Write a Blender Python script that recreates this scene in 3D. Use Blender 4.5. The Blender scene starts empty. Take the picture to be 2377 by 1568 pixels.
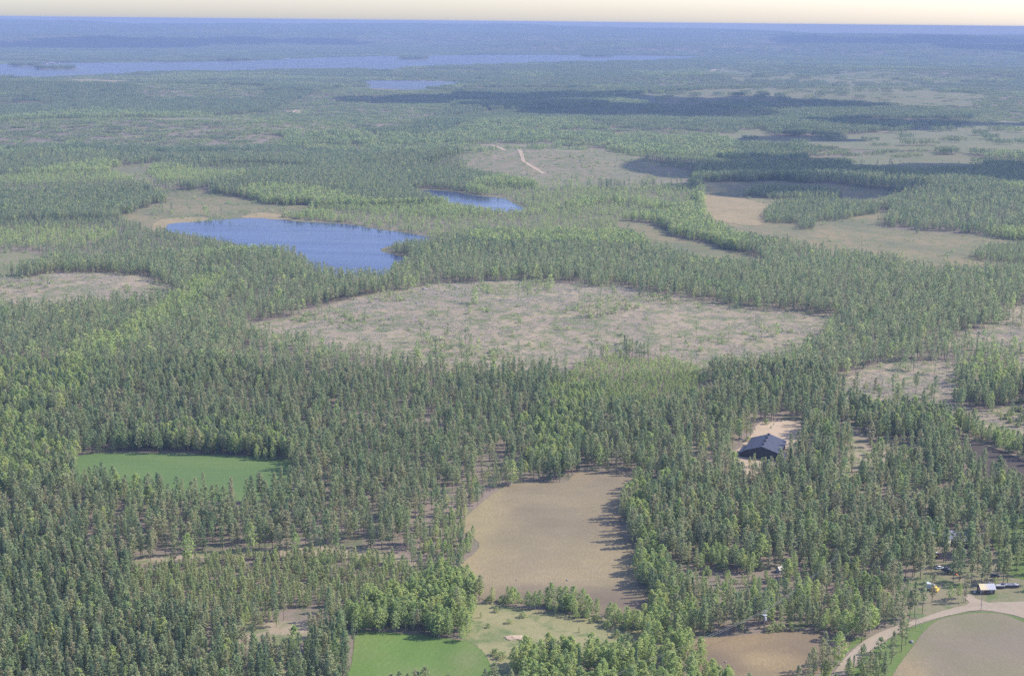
import bpy, bmesh, math, random
import numpy as np
from mathutils import Vector, Matrix, noise as mnoise
from mathutils.geometry import delaunay_2d_cdt

random.seed(7)
RNG = np.random.default_rng(11)
SC = bpy.context.scene
COL = SC.collection
R = math.radians

# ------------------------------------------------------------------ camera, sky, sun, exposure
CAM_H = 250.0
PW, PH = 2377.0, 1568.0                 # pixel frame the photograph was measured in
FPX = PW * 50 / 36
PITCH = math.atan((PH / 2 - 50) / FPX)
ROLL = R(0.56)
cam_d = bpy.data.cameras.new('camera')
cam_d.sensor_width = 36; cam_d.lens = 50
cam_d.clip_start = 1; cam_d.clip_end = 80000
cam = bpy.data.objects.new('camera', cam_d); COL.objects.link(cam)
_f = Vector((0, math.cos(PITCH), -math.sin(PITCH))); _r0 = Vector((1, 0, 0)); _u0 = _r0.cross(_f)
_r = _r0 * math.cos(ROLL) + _u0 * math.sin(ROLL)
_u = -_r0 * math.sin(ROLL) + _u0 * math.cos(ROLL)
cam.matrix_world = Matrix(((_r.x, _u.x, -_f.x, 0), (_r.y, _u.y, -_f.y, 0), (_r.z, _u.z, -_f.z, CAM_H), (0, 0, 0, 1)))
SC.camera = cam

SUN_EL, SUN_AZ = R(41), R(11)            # azimuth measured from +X towards +Y
sun_dir = Vector((math.cos(SUN_EL) * math.cos(SUN_AZ), math.cos(SUN_EL) * math.sin(SUN_AZ), math.sin(SUN_EL)))
sun_d = bpy.data.lights.new('sun', 'SUN'); sun_d.energy = 3.4; sun_d.angle = R(0.55); sun_d.color = (1.0, 0.92, 0.78)
sun = bpy.data.objects.new('sun', sun_d); COL.objects.link(sun)
sun.rotation_euler = sun_dir.to_track_quat('Z', 'Y').to_euler(); sun.location = (600, 300, 900)

world = bpy.data.worlds.new('World'); SC.world = world; world.use_nodes = True
wn = world.node_tree; wn.nodes.clear()
w_out = wn.nodes.new('ShaderNodeOutputWorld'); w_bg = wn.nodes.new('ShaderNodeBackground')
w_sky = wn.nodes.new('ShaderNodeTexSky'); w_sky.sky_type = 'NISHITA'; w_sky.sun_disc = False
w_sky.sun_elevation = SUN_EL
w_sky.sun_rotation = math.pi / 2 - SUN_AZ   # clockwise from +Y
w_sky.altitude = 0; w_sky.air_density = 1.0; w_sky.dust_density = 1.1; w_sky.ozone_density = 1.3
w_bg.inputs[1].default_value = 0.125
w_tint = wn.nodes.new('ShaderNodeMix'); w_tint.data_type = 'RGBA'; w_tint.blend_type = 'MULTIPLY'; w_tint.inputs[0].default_value = 1.0; w_tint.inputs[7].default_value = (0.95, 0.95, 1.12, 1)   # film balance, the same over the whole sky
wn.links.new(w_sky.outputs[0], w_tint.inputs[6]); wn.links.new(w_tint.outputs[2], w_bg.inputs[0]); wn.links.new(w_bg.outputs[0], w_out.inputs[0])

SC.view_settings.view_transform = 'Standard'; SC.view_settings.look = 'None'
SC.view_settings.exposure = 1.12; SC.view_settings.gamma = 1.0; SC.view_settings.use_curve_mapping = False
SC.render.engine = 'CYCLES'
cy = SC.cycles
cy.max_bounces = 5; cy.diffuse_bounces = 3; cy.glossy_bounces = 2; cy.transmission_bounces = 3; cy.volume_bounces = 1
cy.transparent_max_bounces = 6; cy.use_denoising = False
cy.sample_clamp_indirect = 4.0

# ------------------------------------------------------------------ terrain and pixel <-> ground
fv = np.array(_f); rv = np.array(_r); uv = np.array(_u)
# round rises: centre x, y, radius x, radius y, height
MOUNDS = [(10, 1235, 230, 170, 7), (-430, 1330, 150, 120, 6), (330, 1330, 330, 170, 5), (60, 2560, 420, 260, 24),
          (-540, 2180, 380, 220, 9), (560, 2250, 330, 170, 8), (900, 2900, 500, 300, 14), (-700, 3300, 900, 500, 18),
          (300, 3500, 800, 350, 12), (-1500, 4900, 1500, 800, 28), (1200, 5100, 1300, 700, 24), (1150, 6400, 1150, 600, 24),
          (2500, 7200, 1500, 1100, 34), (1700, 8000, 1000, 600, 16), (250, 4200, 900, 330, 10)]
FAR_HILLS = [(-4200, 13200, 2600, 1700, 60), (1500, 13000, 2800, 1500, 55), (4500, 12500, 2600, 2600, 75), (-800, 15500, 3000, 1600, 45),
             (5200, 16500, 3600, 2200, 45), (-5200, 17000, 3200, 2000, 30), (2600, 15000, 1500, 900, 30),
             (-2500, 14300, 1500, 700, 26), (-500, 20500, 4200, 2400, 44), (-350, 20600, 1500, 1800, 26), (-6600, 20500, 4200, 2500, 40), (3300, 20200, 1300, 2000, 12)]
def ground_z(x, y):
    x = np.asarray(x, float); y = np.asarray(y, float)
    z = np.zeros(np.broadcast(x, y).shape)
    for cx, cy_, rx, ry, h in MOUNDS + FAR_HILLS:
        d = ((x - cx) / rx) ** 2 + ((y - cy_) / ry) ** 2
        z = z + h * np.where(d < 1, (1 - np.minimum(d, 1)) ** 2, 0)
    t = np.clip((y - 11200) / 8800, 0, 1)
    z = z + 150 * t * t * (3 - 2 * t) + np.where(t > 0, 7 * t * np.sin(x / 900.0 + 1.3) * np.sin(y / 700.0) + t * (6 * np.sin(x / 370.0) + 9 * np.sin(x / 760.0 + y / 1900.0 + 0.7) + 3 * np.sin(x / 190.0 + 2.0)), 0)
    z = z - np.where(t > 0, 34 * t * np.clip(x / 7000, 0, 1), 0)
    t2 = np.clip((y - 20600) / 4000, 0, 1)
    return z * (1 - 0.6 * t2)
def to_px(x, y, z):
    v = np.stack([np.asarray(x, float), np.asarray(y, float), np.asarray(z, float) - CAM_H], -1)
    w = v @ fv
    return PW / 2 + FPX * (v @ rv) / w, PH / 2 - FPX * (v @ uv) / w
def at(px, py, up=0.0):
    """ground point (plus a height) that is seen at a pixel of the photograph"""
    d = fv + rv * ((px - PW / 2) / FPX) - uv * ((py - PH / 2) / FPX)
    z = 0.0
    for _ in range(12):
        t = (z + up - CAM_H) / d[2]
        z = 0.6 * z + 0.4 * float(ground_z(d[0] * t, d[1] * t))
    t = (z + up - CAM_H) / d[2]
    return Vector((d[0] * t, d[1] * t, z))
def in_poly(px, py, poly):
    p = np.asarray(poly, float); inside = np.zeros(px.shape, bool)
    m = (px >= p[:, 0].min()) & (px <= p[:, 0].max()) & (py >= p[:, 1].min()) & (py <= p[:, 1].max())
    if not m.any(): return inside
    x, y = px[m], py[m]; r = np.zeros(x.shape, bool)
    j = len(p) - 1
    for i in range(len(p)):
        c = (p[i, 1] > y) != (p[j, 1] > y)
        r ^= c & (x < (p[j, 0] - p[i, 0]) * (y - p[i, 1]) / (p[j, 1] - p[i, 1] + 1e-12) + p[i, 0])
        j = i
    inside[m] = r
    return inside
def vnoise(x, y, s, seed=0):
    """smooth value noise, 0..1"""
    x = np.asarray(x) / s + seed * 17.3; y = np.asarray(y) / s - seed * 9.1
    xi = np.floor(x).astype(np.int64); yi = np.floor(y).astype(np.int64); fx = x - xi; fy = y - yi
    def h(a, b):
        n = (a * 374761393 + b * 668265263 + seed * 1442695041) & 0xffffffff
        n = ((n ^ (n >> 13)) * 1274126177) & 0xffffffff
        return ((n ^ (n >> 16)) & 0xffff) / 65535.0
    fx = fx * fx * (3 - 2 * fx); fy = fy * fy * (3 - 2 * fy)
    return (h(xi, yi) * (1 - fx) + h(xi + 1, yi) * fx) * (1 - fy) + (h(xi, yi + 1) * (1 - fx) + h(xi + 1, yi + 1) * fx) * fy

# ------------------------------------------------------------------ helpers
def new_mat(name):
    m = bpy.data.materials.new(name); m.use_nodes = True
    nt = m.node_tree; nt.nodes.clear()
    out = nt.nodes.new('ShaderNodeOutputMaterial')
    return m, nt, out
def N(nt, typ, **kw):
    n = nt.nodes.new('ShaderNode' + typ)
    for k, v in kw.items():
        if k == 'ins':
            for kk, vv in v.items():
                n.inputs[kk].default_value = vv
        else: setattr(n, k, v)
    return n
def ramp(nt, fac, stops):
    r = nt.nodes.new('ShaderNodeValToRGB'); e = r.color_ramp.elements
    while len(e) < len(stops): e.new(0.5)
    for el, (p, c) in zip(e, stops):
        el.position = p; el.color = (*c, 1) if len(c) == 3 else c
    nt.links.new(fac, r.inputs[0]); return r.outputs[0]
def mix(nt, fac, a, b, mode='MIX'):
    n = nt.nodes.new('ShaderNodeMix'); n.data_type = 'RGBA'; n.blend_type = mode
    for s, v in ((0, fac), (6, a), (7, b)):
        if isinstance(v, (int, float)): n.inputs[s].default_value = v
        elif isinstance(v, tuple): n.inputs[s].default_value = (*v, 1)
        else: nt.links.new(v, n.inputs[s])
    return n.outputs[2]
def noise_tex(nt, vec, scale, detail=4, rough=0.6, dist=0.0):
    n = N(nt, 'TexNoise', ins={'Scale': scale, 'Detail': detail, 'Roughness': rough, 'Distortion': dist})
    nt.links.new(vec, n.inputs['Vector']); return n.outputs[0]
def obj_vec(nt, rotz=0.0, scl=(1, 1, 1)):
    t = N(nt, 'TexCoord'); m = N(nt, 'Mapping'); m.inputs['Rotation'].default_value = (0, 0, rotz); m.inputs['Scale'].default_value = scl
    nt.links.new(t.outputs['Object'], m.inputs[0]); return m.outputs[0]
def diffuse_out(nt, out, col, rough=0.95, bump=None, bump_s=0.3, bump_d=0.3, spec=0.15):
    p = N(nt, 'BsdfPrincipled'); p.inputs['Roughness'].default_value = rough; p.inputs['Specular IOR Level'].default_value = spec
    if isinstance(col, tuple): p.inputs['Base Color'].default_value = (*col, 1)
    else: nt.links.new(col, p.inputs['Base Color'])
    if bump is not None:
        b = N(nt, 'Bump'); b.inputs['Strength'].default_value = bump_s; b.inputs['Distance'].default_value = bump_d
        nt.links.new(bump, b.inputs['Height']); nt.links.new(b.outputs[0], p.inputs['Normal'])
    nt.links.new(p.outputs[0], out.inputs[0]); return p
def plain(name, col, rough=0.7, metal=0.0, var=0.12, scale=3.0):
    m, nt, out = new_mat(name); v = obj_vec(nt)
    n = noise_tex(nt, v, scale)
    c = ramp(nt, n, [(0.3, tuple(k * (1 - var) for k in col)), (0.7, tuple(min(1, k * (1 + var)) for k in col))])
    p = diffuse_out(nt, out, c, rough, spec=0.4); p.inputs['Metallic'].default_value = metal
    return m

def mesh_arrays(name, verts, faces, mats=(), mat_idx=None):
    """fast mesh from arrays; faces is an (n,k) int array"""
    me = bpy.data.meshes.new(name)
    verts = np.asarray(verts, np.float32); faces = np.asarray(faces, np.int32)
    me.vertices.add(len(verts)); me.vertices.foreach_set('co', verts.ravel())
    k = faces.shape[1]
    me.loops.add(faces.size); me.loops.foreach_set('vertex_index', faces.ravel())
    me.polygons.add(len(faces)); me.polygons.foreach_set('loop_start', np.arange(0, faces.size, k, dtype=np.int32))
    for m in mats: me.materials.append(m)
    if mat_idx is not None: me.polygons.foreach_set('material_index', np.asarray(mat_idx, np.int32))
    me.update(calc_edges=True); me.validate()
    return me
def link(name, me, parent=None, loc=None):
    o = bpy.data.objects.new(name, me); COL.objects.link(o)
    if parent is not None: o.parent = parent
    if loc is not None: o.location = loc
    return o
def tag(o, label=None, cat=None, group=None, kind=None):
    if label: o['label'] = label
    if cat: o['category'] = cat
    if group: o['group'] = group
    if kind: o['kind'] = kind
    return o
def empty(name, loc, rz=0.0):
    o = bpy.data.objects.new(name, None); COL.objects.link(o); o.location = loc; o.rotation_euler = (0, 0, rz)
    o.empty_display_size = 0.5
    return o
class MB:
    """collects boxes, prisms and tubes into one bmesh"""
    def __init__(s): s.bm = bmesh.new()
    def box(s, x0, x1, y0, y1, z0, z1):
        v = [s.bm.verts.new(p) for p in ((x0, y0, z0), (x1, y0, z0), (x1, y1, z0), (x0, y1, z0), (x0, y0, z1), (x1, y0, z1), (x1, y1, z1), (x0, y1, z1))]
        for f in ((3, 2, 1, 0), (4, 5, 6, 7), (0, 1, 5, 4), (1, 2, 6, 5), (2, 3, 7, 6), (3, 0, 4, 7)): s.bm.faces.new([v[i] for i in f])
        return s
    def prism(s, pts, y0, y1):
        """closed outline in x,z pushed along y"""
        a = [s.bm.verts.new((p[0], y0, p[1])) for p in pts]; b = [s.bm.verts.new((p[0], y1, p[1])) for p in pts]
        n = len(pts); s.bm.faces.new(a[::-1]); s.bm.faces.new(b)
        for i in range(n): s.bm.faces.new((a[i], a[(i + 1) % n], b[(i + 1) % n], b[i]))
        return s
    def tube(s, pts, radii, n=8):
        rings = []
        for i, p in enumerate(pts):
            p = Vector(p); q = Vector(pts[min(i + 1, len(pts) - 1)]); o = Vector(pts[max(i - 1, 0)])
            d = (q - o).normalized(); a = d.orthogonal().normalized(); b = d.cross(a)
            r = radii if isinstance(radii, (int, float)) else radii[i]
            rings.append([s.bm.verts.new(p + (a * math.cos(2 * math.pi * k / n) + b * math.sin(2 * math.pi * k / n)) * r) for k in range(n)])
        for A, B in zip(rings, rings[1:]):
            for k in range(n): s.bm.faces.new((A[k], A[(k + 1) % n], B[(k + 1) % n], B[k]))
        s.bm.faces.new(rings[0][::-1]); s.bm.faces.new(rings[-1])
        return s
    def build(s, name, mat, parent=None, bevel=0.0, smooth=False):
        if bevel: bmesh.ops.bevel(s.bm, geom=list(s.bm.edges), offset=bevel, segments=2, affect='EDGES')
        bmesh.ops.recalc_face_normals(s.bm, faces=s.bm.faces)
        me = bpy.data.meshes.new(name); s.bm.to_mesh(me); s.bm.free(); me.materials.append(mat)
        if smooth: me.polygons.foreach_set('use_smooth', [True] * len(me.polygons))
        return link(name, me, parent)

# ------------------------------------------------------------------ ground materials
def heath_mat(name, a, b, c, green, gfac=0.5, fine=0.9, coarse=0.012, bump=0.4, gth=0.5):
    """dry forest floor: lichen and twigs in two tones, patches of green dwarf shrubs, pale litter"""
    m, nt, out = new_mat(name); v = obj_vec(nt)
    n1 = noise_tex(nt, v, coarse, 6, 0.65); n2 = noise_tex(nt, v, fine, 3, 0.7); n3 = noise_tex(nt, v, 0.07, 5, 0.7, 0.4)
    base = mix(nt, ramp(nt, n1, [(0.35, (0, 0, 0)), (0.65, (1, 1, 1))]), a, b)
    base = mix(nt, ramp(nt, n2, [(0.55, (0, 0, 0)), (0.75, (1, 1, 1))]), base, c)
    g = ramp(nt, n3, [(gth, (0, 0, 0)), (gth + 0.12, (gfac,) * 3)])
    base = mix(nt, g, base, green)
    diffuse_out(nt, out, base, 0.95, n2, bump, 0.3)
    return m
M = {}
M['ground'] = heath_mat('forest_floor', (0.20, 0.155, 0.125), (0.15, 0.13, 0.095), (0.25, 0.205, 0.165), (0.085, 0.11, 0.05), 0.8)
M['clearcut'] = heath_mat('clear_cut', (0.285, 0.230, 0.155), (0.205, 0.170, 0.122), (0.36, 0.305, 0.22), (0.125, 0.145, 0.065), 0.95, 0.5, 0.02, 0.4, 0.46)
M['cutover'] = heath_mat('old_clearing', (0.225, 0.180, 0.125), (0.15, 0.142, 0.09), (0.27, 0.22, 0.155), (0.115, 0.14, 0.06), 0.85, 0.3, 0.012, 0.3, 0.47)
M['bog'] = heath_mat('bog', (0.215, 0.170, 0.095), (0.105, 0.115, 0.065), (0.24, 0.19, 0.105), (0.115, 0.14, 0.06), 0.9, 0.25, 0.009, 0.2)
M['sedge'] = heath_mat('sedge', (0.27, 0.21, 0.115), (0.21, 0.17, 0.095), (0.31, 0.24, 0.13), (0.19, 0.175, 0.085), 0.6, 0.2, 0.02, 0.2)
M['heath'] = heath_mat('open_heath', (0.185, 0.163, 0.10), (0.125, 0.138, 0.07), (0.22, 0.19, 0.115), (0.11, 0.145, 0.055), 0.85, 0.2, 0.012, 0.2)
M['rim'] = heath_mat('wet_rim', (0.20, 0.165, 0.085), (0.12, 0.13, 0.065), (0.25, 0.20, 0.10), (0.09, 0.12, 0.05), 0.9, 0.2, 0.02, 0.2)
M['sand'] = heath_mat('bare_sand', (0.40, 0.31, 0.22), (0.34, 0.265, 0.185), (0.45, 0.36, 0.26), (0.27, 0.215, 0.145), 0.6, 0.6, 0.05, 0.25)
M['meadow'] = heath_mat('dry_meadow', (0.245, 0.22, 0.115), (0.18, 0.18, 0.085), (0.31, 0.265, 0.165), (0.095, 0.135, 0.05), 0.85, 0.8, 0.05, 0.35)
M['verge'] = heath_mat('verge_grass', (0.09, 0.145, 0.04), (0.125, 0.155, 0.05), (0.15, 0.165, 0.065), (0.07, 0.125, 0.032), 0.6, 0.9, 0.06, 0.35)
M['yard'] = heath_mat('farm_yard', (0.20, 0.17, 0.115), (0.155, 0.155, 0.085), (0.25, 0.215, 0.155), (0.09, 0.135, 0.045), 0.85, 0.7, 0.05, 0.3)
def field_mat(name, cols, rot, furrow=0.35, period=0.9, patch=0.012, green=None, stretch=(1, 1, 1), edge=(0.36, 0.66), spots=()):
    """harrowed soil: broad drying patches in three tones and drill rows that wander"""
    m, nt, out = new_mat(name); v = obj_vec(nt); vs = obj_vec(nt, rot, stretch)
    big = noise_tex(nt, vs, patch, 4, 0.55, 0.5); mid = noise_tex(nt, v, 0.05, 5, 0.7); fine = noise_tex(nt, v, 1.2, 3, 0.7)
    c = ramp(nt, big, [(edge[0], cols[0]), ((edge[0] + edge[1]) / 2, cols[1]), (edge[1], cols[2])])
    c = mix(nt, ramp(nt, mid, [(0.4, (0, 0, 0)), (0.7, (0.45,) * 3)]), c, cols[1])
    # broad spots of wetter or strawier soil: pixel in the photograph, radii in metres, colour
    gp = N(nt, 'NewGeometry'); wob = N(nt, 'TexNoise', ins={'Scale': 0.055, 'Detail': 5.0, 'Roughness': 0.7}); nt.links.new(gp.outputs['Position'], wob.inputs['Vector'])
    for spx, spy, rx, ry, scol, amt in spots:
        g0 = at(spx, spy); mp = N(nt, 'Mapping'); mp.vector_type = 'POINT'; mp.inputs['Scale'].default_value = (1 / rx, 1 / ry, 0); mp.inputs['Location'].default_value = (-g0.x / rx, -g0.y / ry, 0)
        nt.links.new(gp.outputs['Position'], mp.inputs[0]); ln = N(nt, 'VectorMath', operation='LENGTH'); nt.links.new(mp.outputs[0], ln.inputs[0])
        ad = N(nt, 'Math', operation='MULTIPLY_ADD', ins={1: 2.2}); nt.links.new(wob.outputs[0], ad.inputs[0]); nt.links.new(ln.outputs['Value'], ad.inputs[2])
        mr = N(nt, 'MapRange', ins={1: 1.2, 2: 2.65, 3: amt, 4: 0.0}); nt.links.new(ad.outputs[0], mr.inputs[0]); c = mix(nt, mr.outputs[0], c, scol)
    # rows: distance across the field, bent by a slow noise
    vr = obj_vec(nt, rot); sep = N(nt, 'SeparateXYZ'); nt.links.new(vr, sep.inputs[0])
    bend = noise_tex(nt, v, 0.011, 2, 0.4)
    ma = N(nt, 'Math', operation='MULTIPLY_ADD', ins={1: 34.0}); nt.links.new(bend, ma.inputs[0]); nt.links.new(sep.outputs[0], ma.inputs[2])
    ms = N(nt, 'Math', operation='MULTIPLY', ins={1: 2 * math.pi / period}); nt.links.new(ma.outputs[0], ms.inputs[0])
    sn = N(nt, 'Math', operation='SINE'); nt.links.new(ms.outputs[0], sn.inputs[0])
    rowmask = ramp(nt, noise_tex(nt, v, 0.09, 3, 0.6), [(0.35, (0, 0, 0)), (0.7, (furrow,) * 3)])
    rows = ramp(nt, sn.outputs[0], [(0.0, (0, 0, 0)), (0.9, (0, 0, 0)), (1.0, (1, 1, 1))])
    rm = mix(nt, 1.0, rows, rowmask, 'MULTIPLY')
    c = mix(nt, rm, c, tuple(k * 0.55 for k in cols[0]))
    if green:
        g = ramp(nt, noise_tex(nt, v, 0.02, 5, 0.7), [(0.45, (0, 0, 0)), (0.7, (green[1],) * 3)]); c = mix(nt, g, c, green[0])
    clod = noise_tex(nt, obj_vec(nt, rot, (1.0, 0.35, 1)), 0.8, 4, 0.8)
    c = mix(nt, ramp(nt, clod, [(0.42, (0.4,) * 3), (0.62, (0, 0, 0))]), c, tuple(k * 0.78 for k in cols[1]))
    c = mix(nt, ramp(nt, clod, [(0.5, (0, 0, 0)), (0.72, (0.22,) * 3)]), c, tuple(min(1, k * 1.15) for k in cols[2]))
    c = mix(nt, ramp(nt, fine, [(0.3, (0.4,) * 3), (0.7, (0, 0, 0))]), c, tuple(k * 0.65 for k in cols[1]))
    diffuse_out(nt, out, c, 0.95, fine, 0.35, 0.15)
    return m
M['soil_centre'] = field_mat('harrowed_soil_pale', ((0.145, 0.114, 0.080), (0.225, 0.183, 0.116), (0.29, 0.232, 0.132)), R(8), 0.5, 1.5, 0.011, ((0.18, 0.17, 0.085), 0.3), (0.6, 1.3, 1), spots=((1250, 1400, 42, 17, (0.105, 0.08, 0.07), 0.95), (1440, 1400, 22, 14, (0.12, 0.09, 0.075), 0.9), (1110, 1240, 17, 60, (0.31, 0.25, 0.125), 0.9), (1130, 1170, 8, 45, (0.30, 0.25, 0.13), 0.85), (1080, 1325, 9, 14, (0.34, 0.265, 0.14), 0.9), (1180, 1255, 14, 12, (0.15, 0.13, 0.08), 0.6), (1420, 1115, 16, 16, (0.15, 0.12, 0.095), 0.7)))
M['soil_warm'] = field_mat('harrowed_soil_warm', ((0.135, 0.10, 0.07), (0.21, 0.16, 0.095), (0.28, 0.21, 0.12)), R(-35), 0.3, 1.6, 0.02, None, (0.7, 1.4, 1), spots=((1770, 1530, 13, 9, (0.33, 0.25, 0.13), 0.95), (1660, 1540, 10, 14, (0.12, 0.095, 0.075), 0.9), (1720, 1490, 16, 8, (0.26, 0.19, 0.105), 0.8), (1880, 1490, 12, 10, (0.165, 0.13, 0.09), 0.7)))
M['soil_right'] = field_mat('harrowed_soil_greenish', ((0.165, 0.135, 0.105), (0.21, 0.18, 0.125), (0.245, 0.20, 0.135)), R(-28), 0.5, 1.7, 0.015, ((0.145, 0.15, 0.07), 0.7), spots=((2120, 1560, 8, 20, (0.30, 0.23, 0.125), 0.8), (2270, 1450, 20, 12, (0.16, 0.165, 0.085), 0.7), (2360, 1480, 12, 14, (0.20, 0.165, 0.135), 0.6)))
M['soil_dark'] = field_mat('ploughed_peat', ((0.06, 0.05, 0.04), (0.08, 0.065, 0.055), (0.10, 0.085, 0.07)), R(-55), 0.5, 2.0)
M['crop'] = field_mat('green_crop', ((0.085, 0.150, 0.036), (0.115, 0.190, 0.045), (0.155, 0.205, 0.060)), R(14), 0.55, 2.6, 0.02, ((0.19, 0.18, 0.085), 0.55), (1.8, 0.4, 1), spots=((1090, 1530, 7, 14, (0.20, 0.18, 0.10), 0.7), (960, 1560, 12, 8, (0.15, 0.195, 0.07), 0.6)))
M['crop_left'] = field_mat('green_crop_even', ((0.086, 0.142, 0.048), (0.100, 0.160, 0.052), (0.128, 0.178, 0.060)), R(82), 0.6, 7.0, 0.02, None, (0.4, 2.0, 1))
M['gravel'] = heath_mat('gravel', (0.30, 0.245, 0.19), (0.26, 0.215, 0.165), (0.35, 0.295, 0.235), (0.23, 0.20, 0.14), 0.5, 1.5, 0.08, 0.3)
def water_mat(name, col, rough, wscale, bs, spec):
    m, nt, out = new_mat(name); v = obj_vec(nt, 0, (1, 0.4, 1))
    n = noise_tex(nt, v, wscale, 4, 0.6); v2 = obj_vec(nt); n2 = noise_tex(nt, v2, 0.012, 4, 0.6)
    c = ramp(nt, n2, [(0.35, tuple(k * 0.8 for k in col)), (0.7, tuple(k * 1.2 for k in col))])
    p = diffuse_out(nt, out, c, rough, n, bs, 0.2, spec); p.inputs['IOR'].default_value = 1.33
    wr = noise_tex(nt, obj_vec(nt, R(12), (0.25, 1.6, 1)), 0.02, 4, 0.6); mr = N(nt, 'MapRange', ins={1: 0.35, 2: 0.65, 3: rough * 0.8, 4: rough * 1.5}); nt.links.new(wr, mr.inputs[0]); nt.links.new(mr.outputs[0], p.inputs['Roughness'])   # calm and wind-ruffled streaks
    return m
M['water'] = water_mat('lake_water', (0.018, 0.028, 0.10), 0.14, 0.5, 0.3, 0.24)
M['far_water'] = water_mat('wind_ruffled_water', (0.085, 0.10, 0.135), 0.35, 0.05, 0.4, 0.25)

# ------------------------------------------------------------------ ground sheet to the horizon
def axis(stops):
    out = [stops[0][0]]
    for (a, s0), (b, s1) in zip(stops, stops[1:]):
        x = a
        while x < b - 1e-6:
            x += s0 + (s1 - s0) * (x - a) / (b - a); out.append(min(x, b))
    return np.array(sorted(set(np.round(out, 3))))
ya = axis([(-1500, 300), (300, 24), (1800, 24), (6000, 70), (26000, 220)])
xr = axis([(0, 24), (900, 26), (3000, 80), (15000, 350)])
xa = np.concatenate([-xr[:0:-1], xr])
gx, gy = np.meshgrid(xa, ya); gz = ground_z(gx, gy)
ny, nx = gx.shape
idx = np.arange(nx * ny).reshape(ny, nx)
fa = np.stack([idx[:-1, :-1], idx[:-1, 1:], idx[1:, 1:], idx[1:, :-1]], -1).reshape(-1, 4)
me = mesh_arrays('ground', np.stack([gx, gy, gz], -1).reshape(-1, 3), fa, [M['ground']])
me.polygons.foreach_set('use_smooth', [True] * len(me.polygons))
tag(link('ground', me), 'dry pinkish forest floor of lichen, heather and twigs under the trees', 'ground', kind='structure')

def smooth_ring(pts, n=6):
    """Catmull-Rom round a closed ring"""
    out = []; k = len(pts)
    for i in range(k):
        p0, p1, p2, p3 = (np.array(pts[(i + j - 1) % k], float) for j in range(4))
        for s in range(n):
            t = s / n
            out.append(0.5 * (2 * p1 + (p2 - p0) * t + (2 * p0 - 5 * p1 + 4 * p2 - p3) * t * t + (3 * p1 - p0 - 3 * p2 + p3) * t ** 3))
    return out
def sheet(name, ring_px, mat, lift, label, cat, cell=25.0, rag=0.0, flat=None, smooth=5):
    """a sheet that follows the ground inside an outline"""
    pts = [at(*p) for p in ring_px]
    ring = smooth_ring([(p.x, p.y) for p in pts], smooth)
    if rag:
        dense = []
        for a, b in zip(ring, ring[1:] + ring[:1]):
            m = max(1, min(12, int(np.linalg.norm(b - a) / (rag * 1.5))))
            dense += [a + (b - a) * k / m for k in range(m)]
        ring = [p + RNG.normal(0, rag * 0.5, 2) for p in dense]
    P = np.array(ring); lo, hi = P.min(0), P.max(0)
    gx_, gy_ = np.meshgrid(np.arange(lo[0] + cell / 2, hi[0], cell), np.arange(lo[1] + cell / 2, hi[1], cell))
    q = np.stack([gx_.ravel(), gy_.ravel()], -1); q = q[in_poly(q[:, 0], q[:, 1], P)]
    # keep interior points clear of the outline
    if len(q):
        dmin = np.min(np.linalg.norm(q[:, None, :] - P[None, :, :], axis=-1), axis=1) if len(q) * len(P) < 4e6 else np.full(len(q), 1e9)
        q = q[dmin > cell * 0.35]
    V = [Vector(p) for p in ring] + [Vector(p) for p in q]; k = len(ring)
    vs, _, fs, *_ = delaunay_2d_cdt(V, [], [list(range(k))], 1, 1e-4)
    A = np.array([(v.x, v.y) for v in vs]); z = ground_z(A[:, 0], A[:, 1]) + lift if flat is None else np.full(len(A), flat)
    c = A.mean(0)
    me = bpy.data.meshes.new(name)
    me.from_pydata([(a[0] - c[0], a[1] - c[1], zz) for a, zz in zip(A, z)], [], [f for f in fs])
    bm = bmesh.new(); bm.from_mesh(me); bmesh.ops.recalc_face_normals(bm, faces=bm.faces)
    for f in bm.faces:
        if f.normal.z < 0: f.normal_flip()
        f.smooth = True
    bm.to_mesh(me); bm.free()
    me.materials.append(mat)
    o = link(name, me, None, (c[0], c[1], 0))
    return tag(o, label, cat, kind='structure')

P = {}
P['crop_left'] = [(172, 1072), (190, 1056), (280, 1050), (500, 1055), (640, 1064), (678, 1075), (676, 1120), (640, 1160), (300, 1152), (170, 1112)]
P['centre'] = [(1066, 1222), (1112, 1172), (1165, 1133), (1223, 1117), (1306, 1120), (1330, 1104), (1356, 1093), (1480, 1100), (1500, 1112), (1468, 1140), (1445, 1182), (1440, 1236), (1466, 1267), (1480, 1352), (1520, 1405), (1500, 1446), (1438, 1432), (1260, 1405), (1127, 1392), (1085, 1366), (1046, 1332), (1100, 1284), (1110, 1258)]
P['crop_front'] = [(828, 1469), (867, 1465), (960, 1472), (1072, 1486), (1100, 1496), (1124, 1516), (1140, 1550), (1148, 1640), (790, 1640), (815, 1545)]
P['meadow'] = [(1100, 1400), (1240, 1415), (1400, 1435), (1500, 1465), (1560, 1500), (1540, 1530), (1400, 1545), (1250, 1545), (1215, 1570), (1190, 1620), (1160, 1640), (1150, 1590), (1140, 1548), (1124, 1515), (1100, 1494), (1070, 1482), (1070, 1440)]
P['warm'] = [(1578, 1492), (1640, 1480), (1703, 1476), (1850, 1461), (1920, 1470), (1970, 1490), (1968, 1503), (1948, 1524), (1890, 1570), (1840, 1640), (1640, 1640), (1605, 1550)]
P['right'] = [(2070, 1570), (2112, 1508), (2146, 1464), (2180, 1438), (2248, 1424), (2317, 1424), (2368, 1440), (2460, 1480), (2560, 1560), (2560, 1660), (2030, 1660)]
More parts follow.
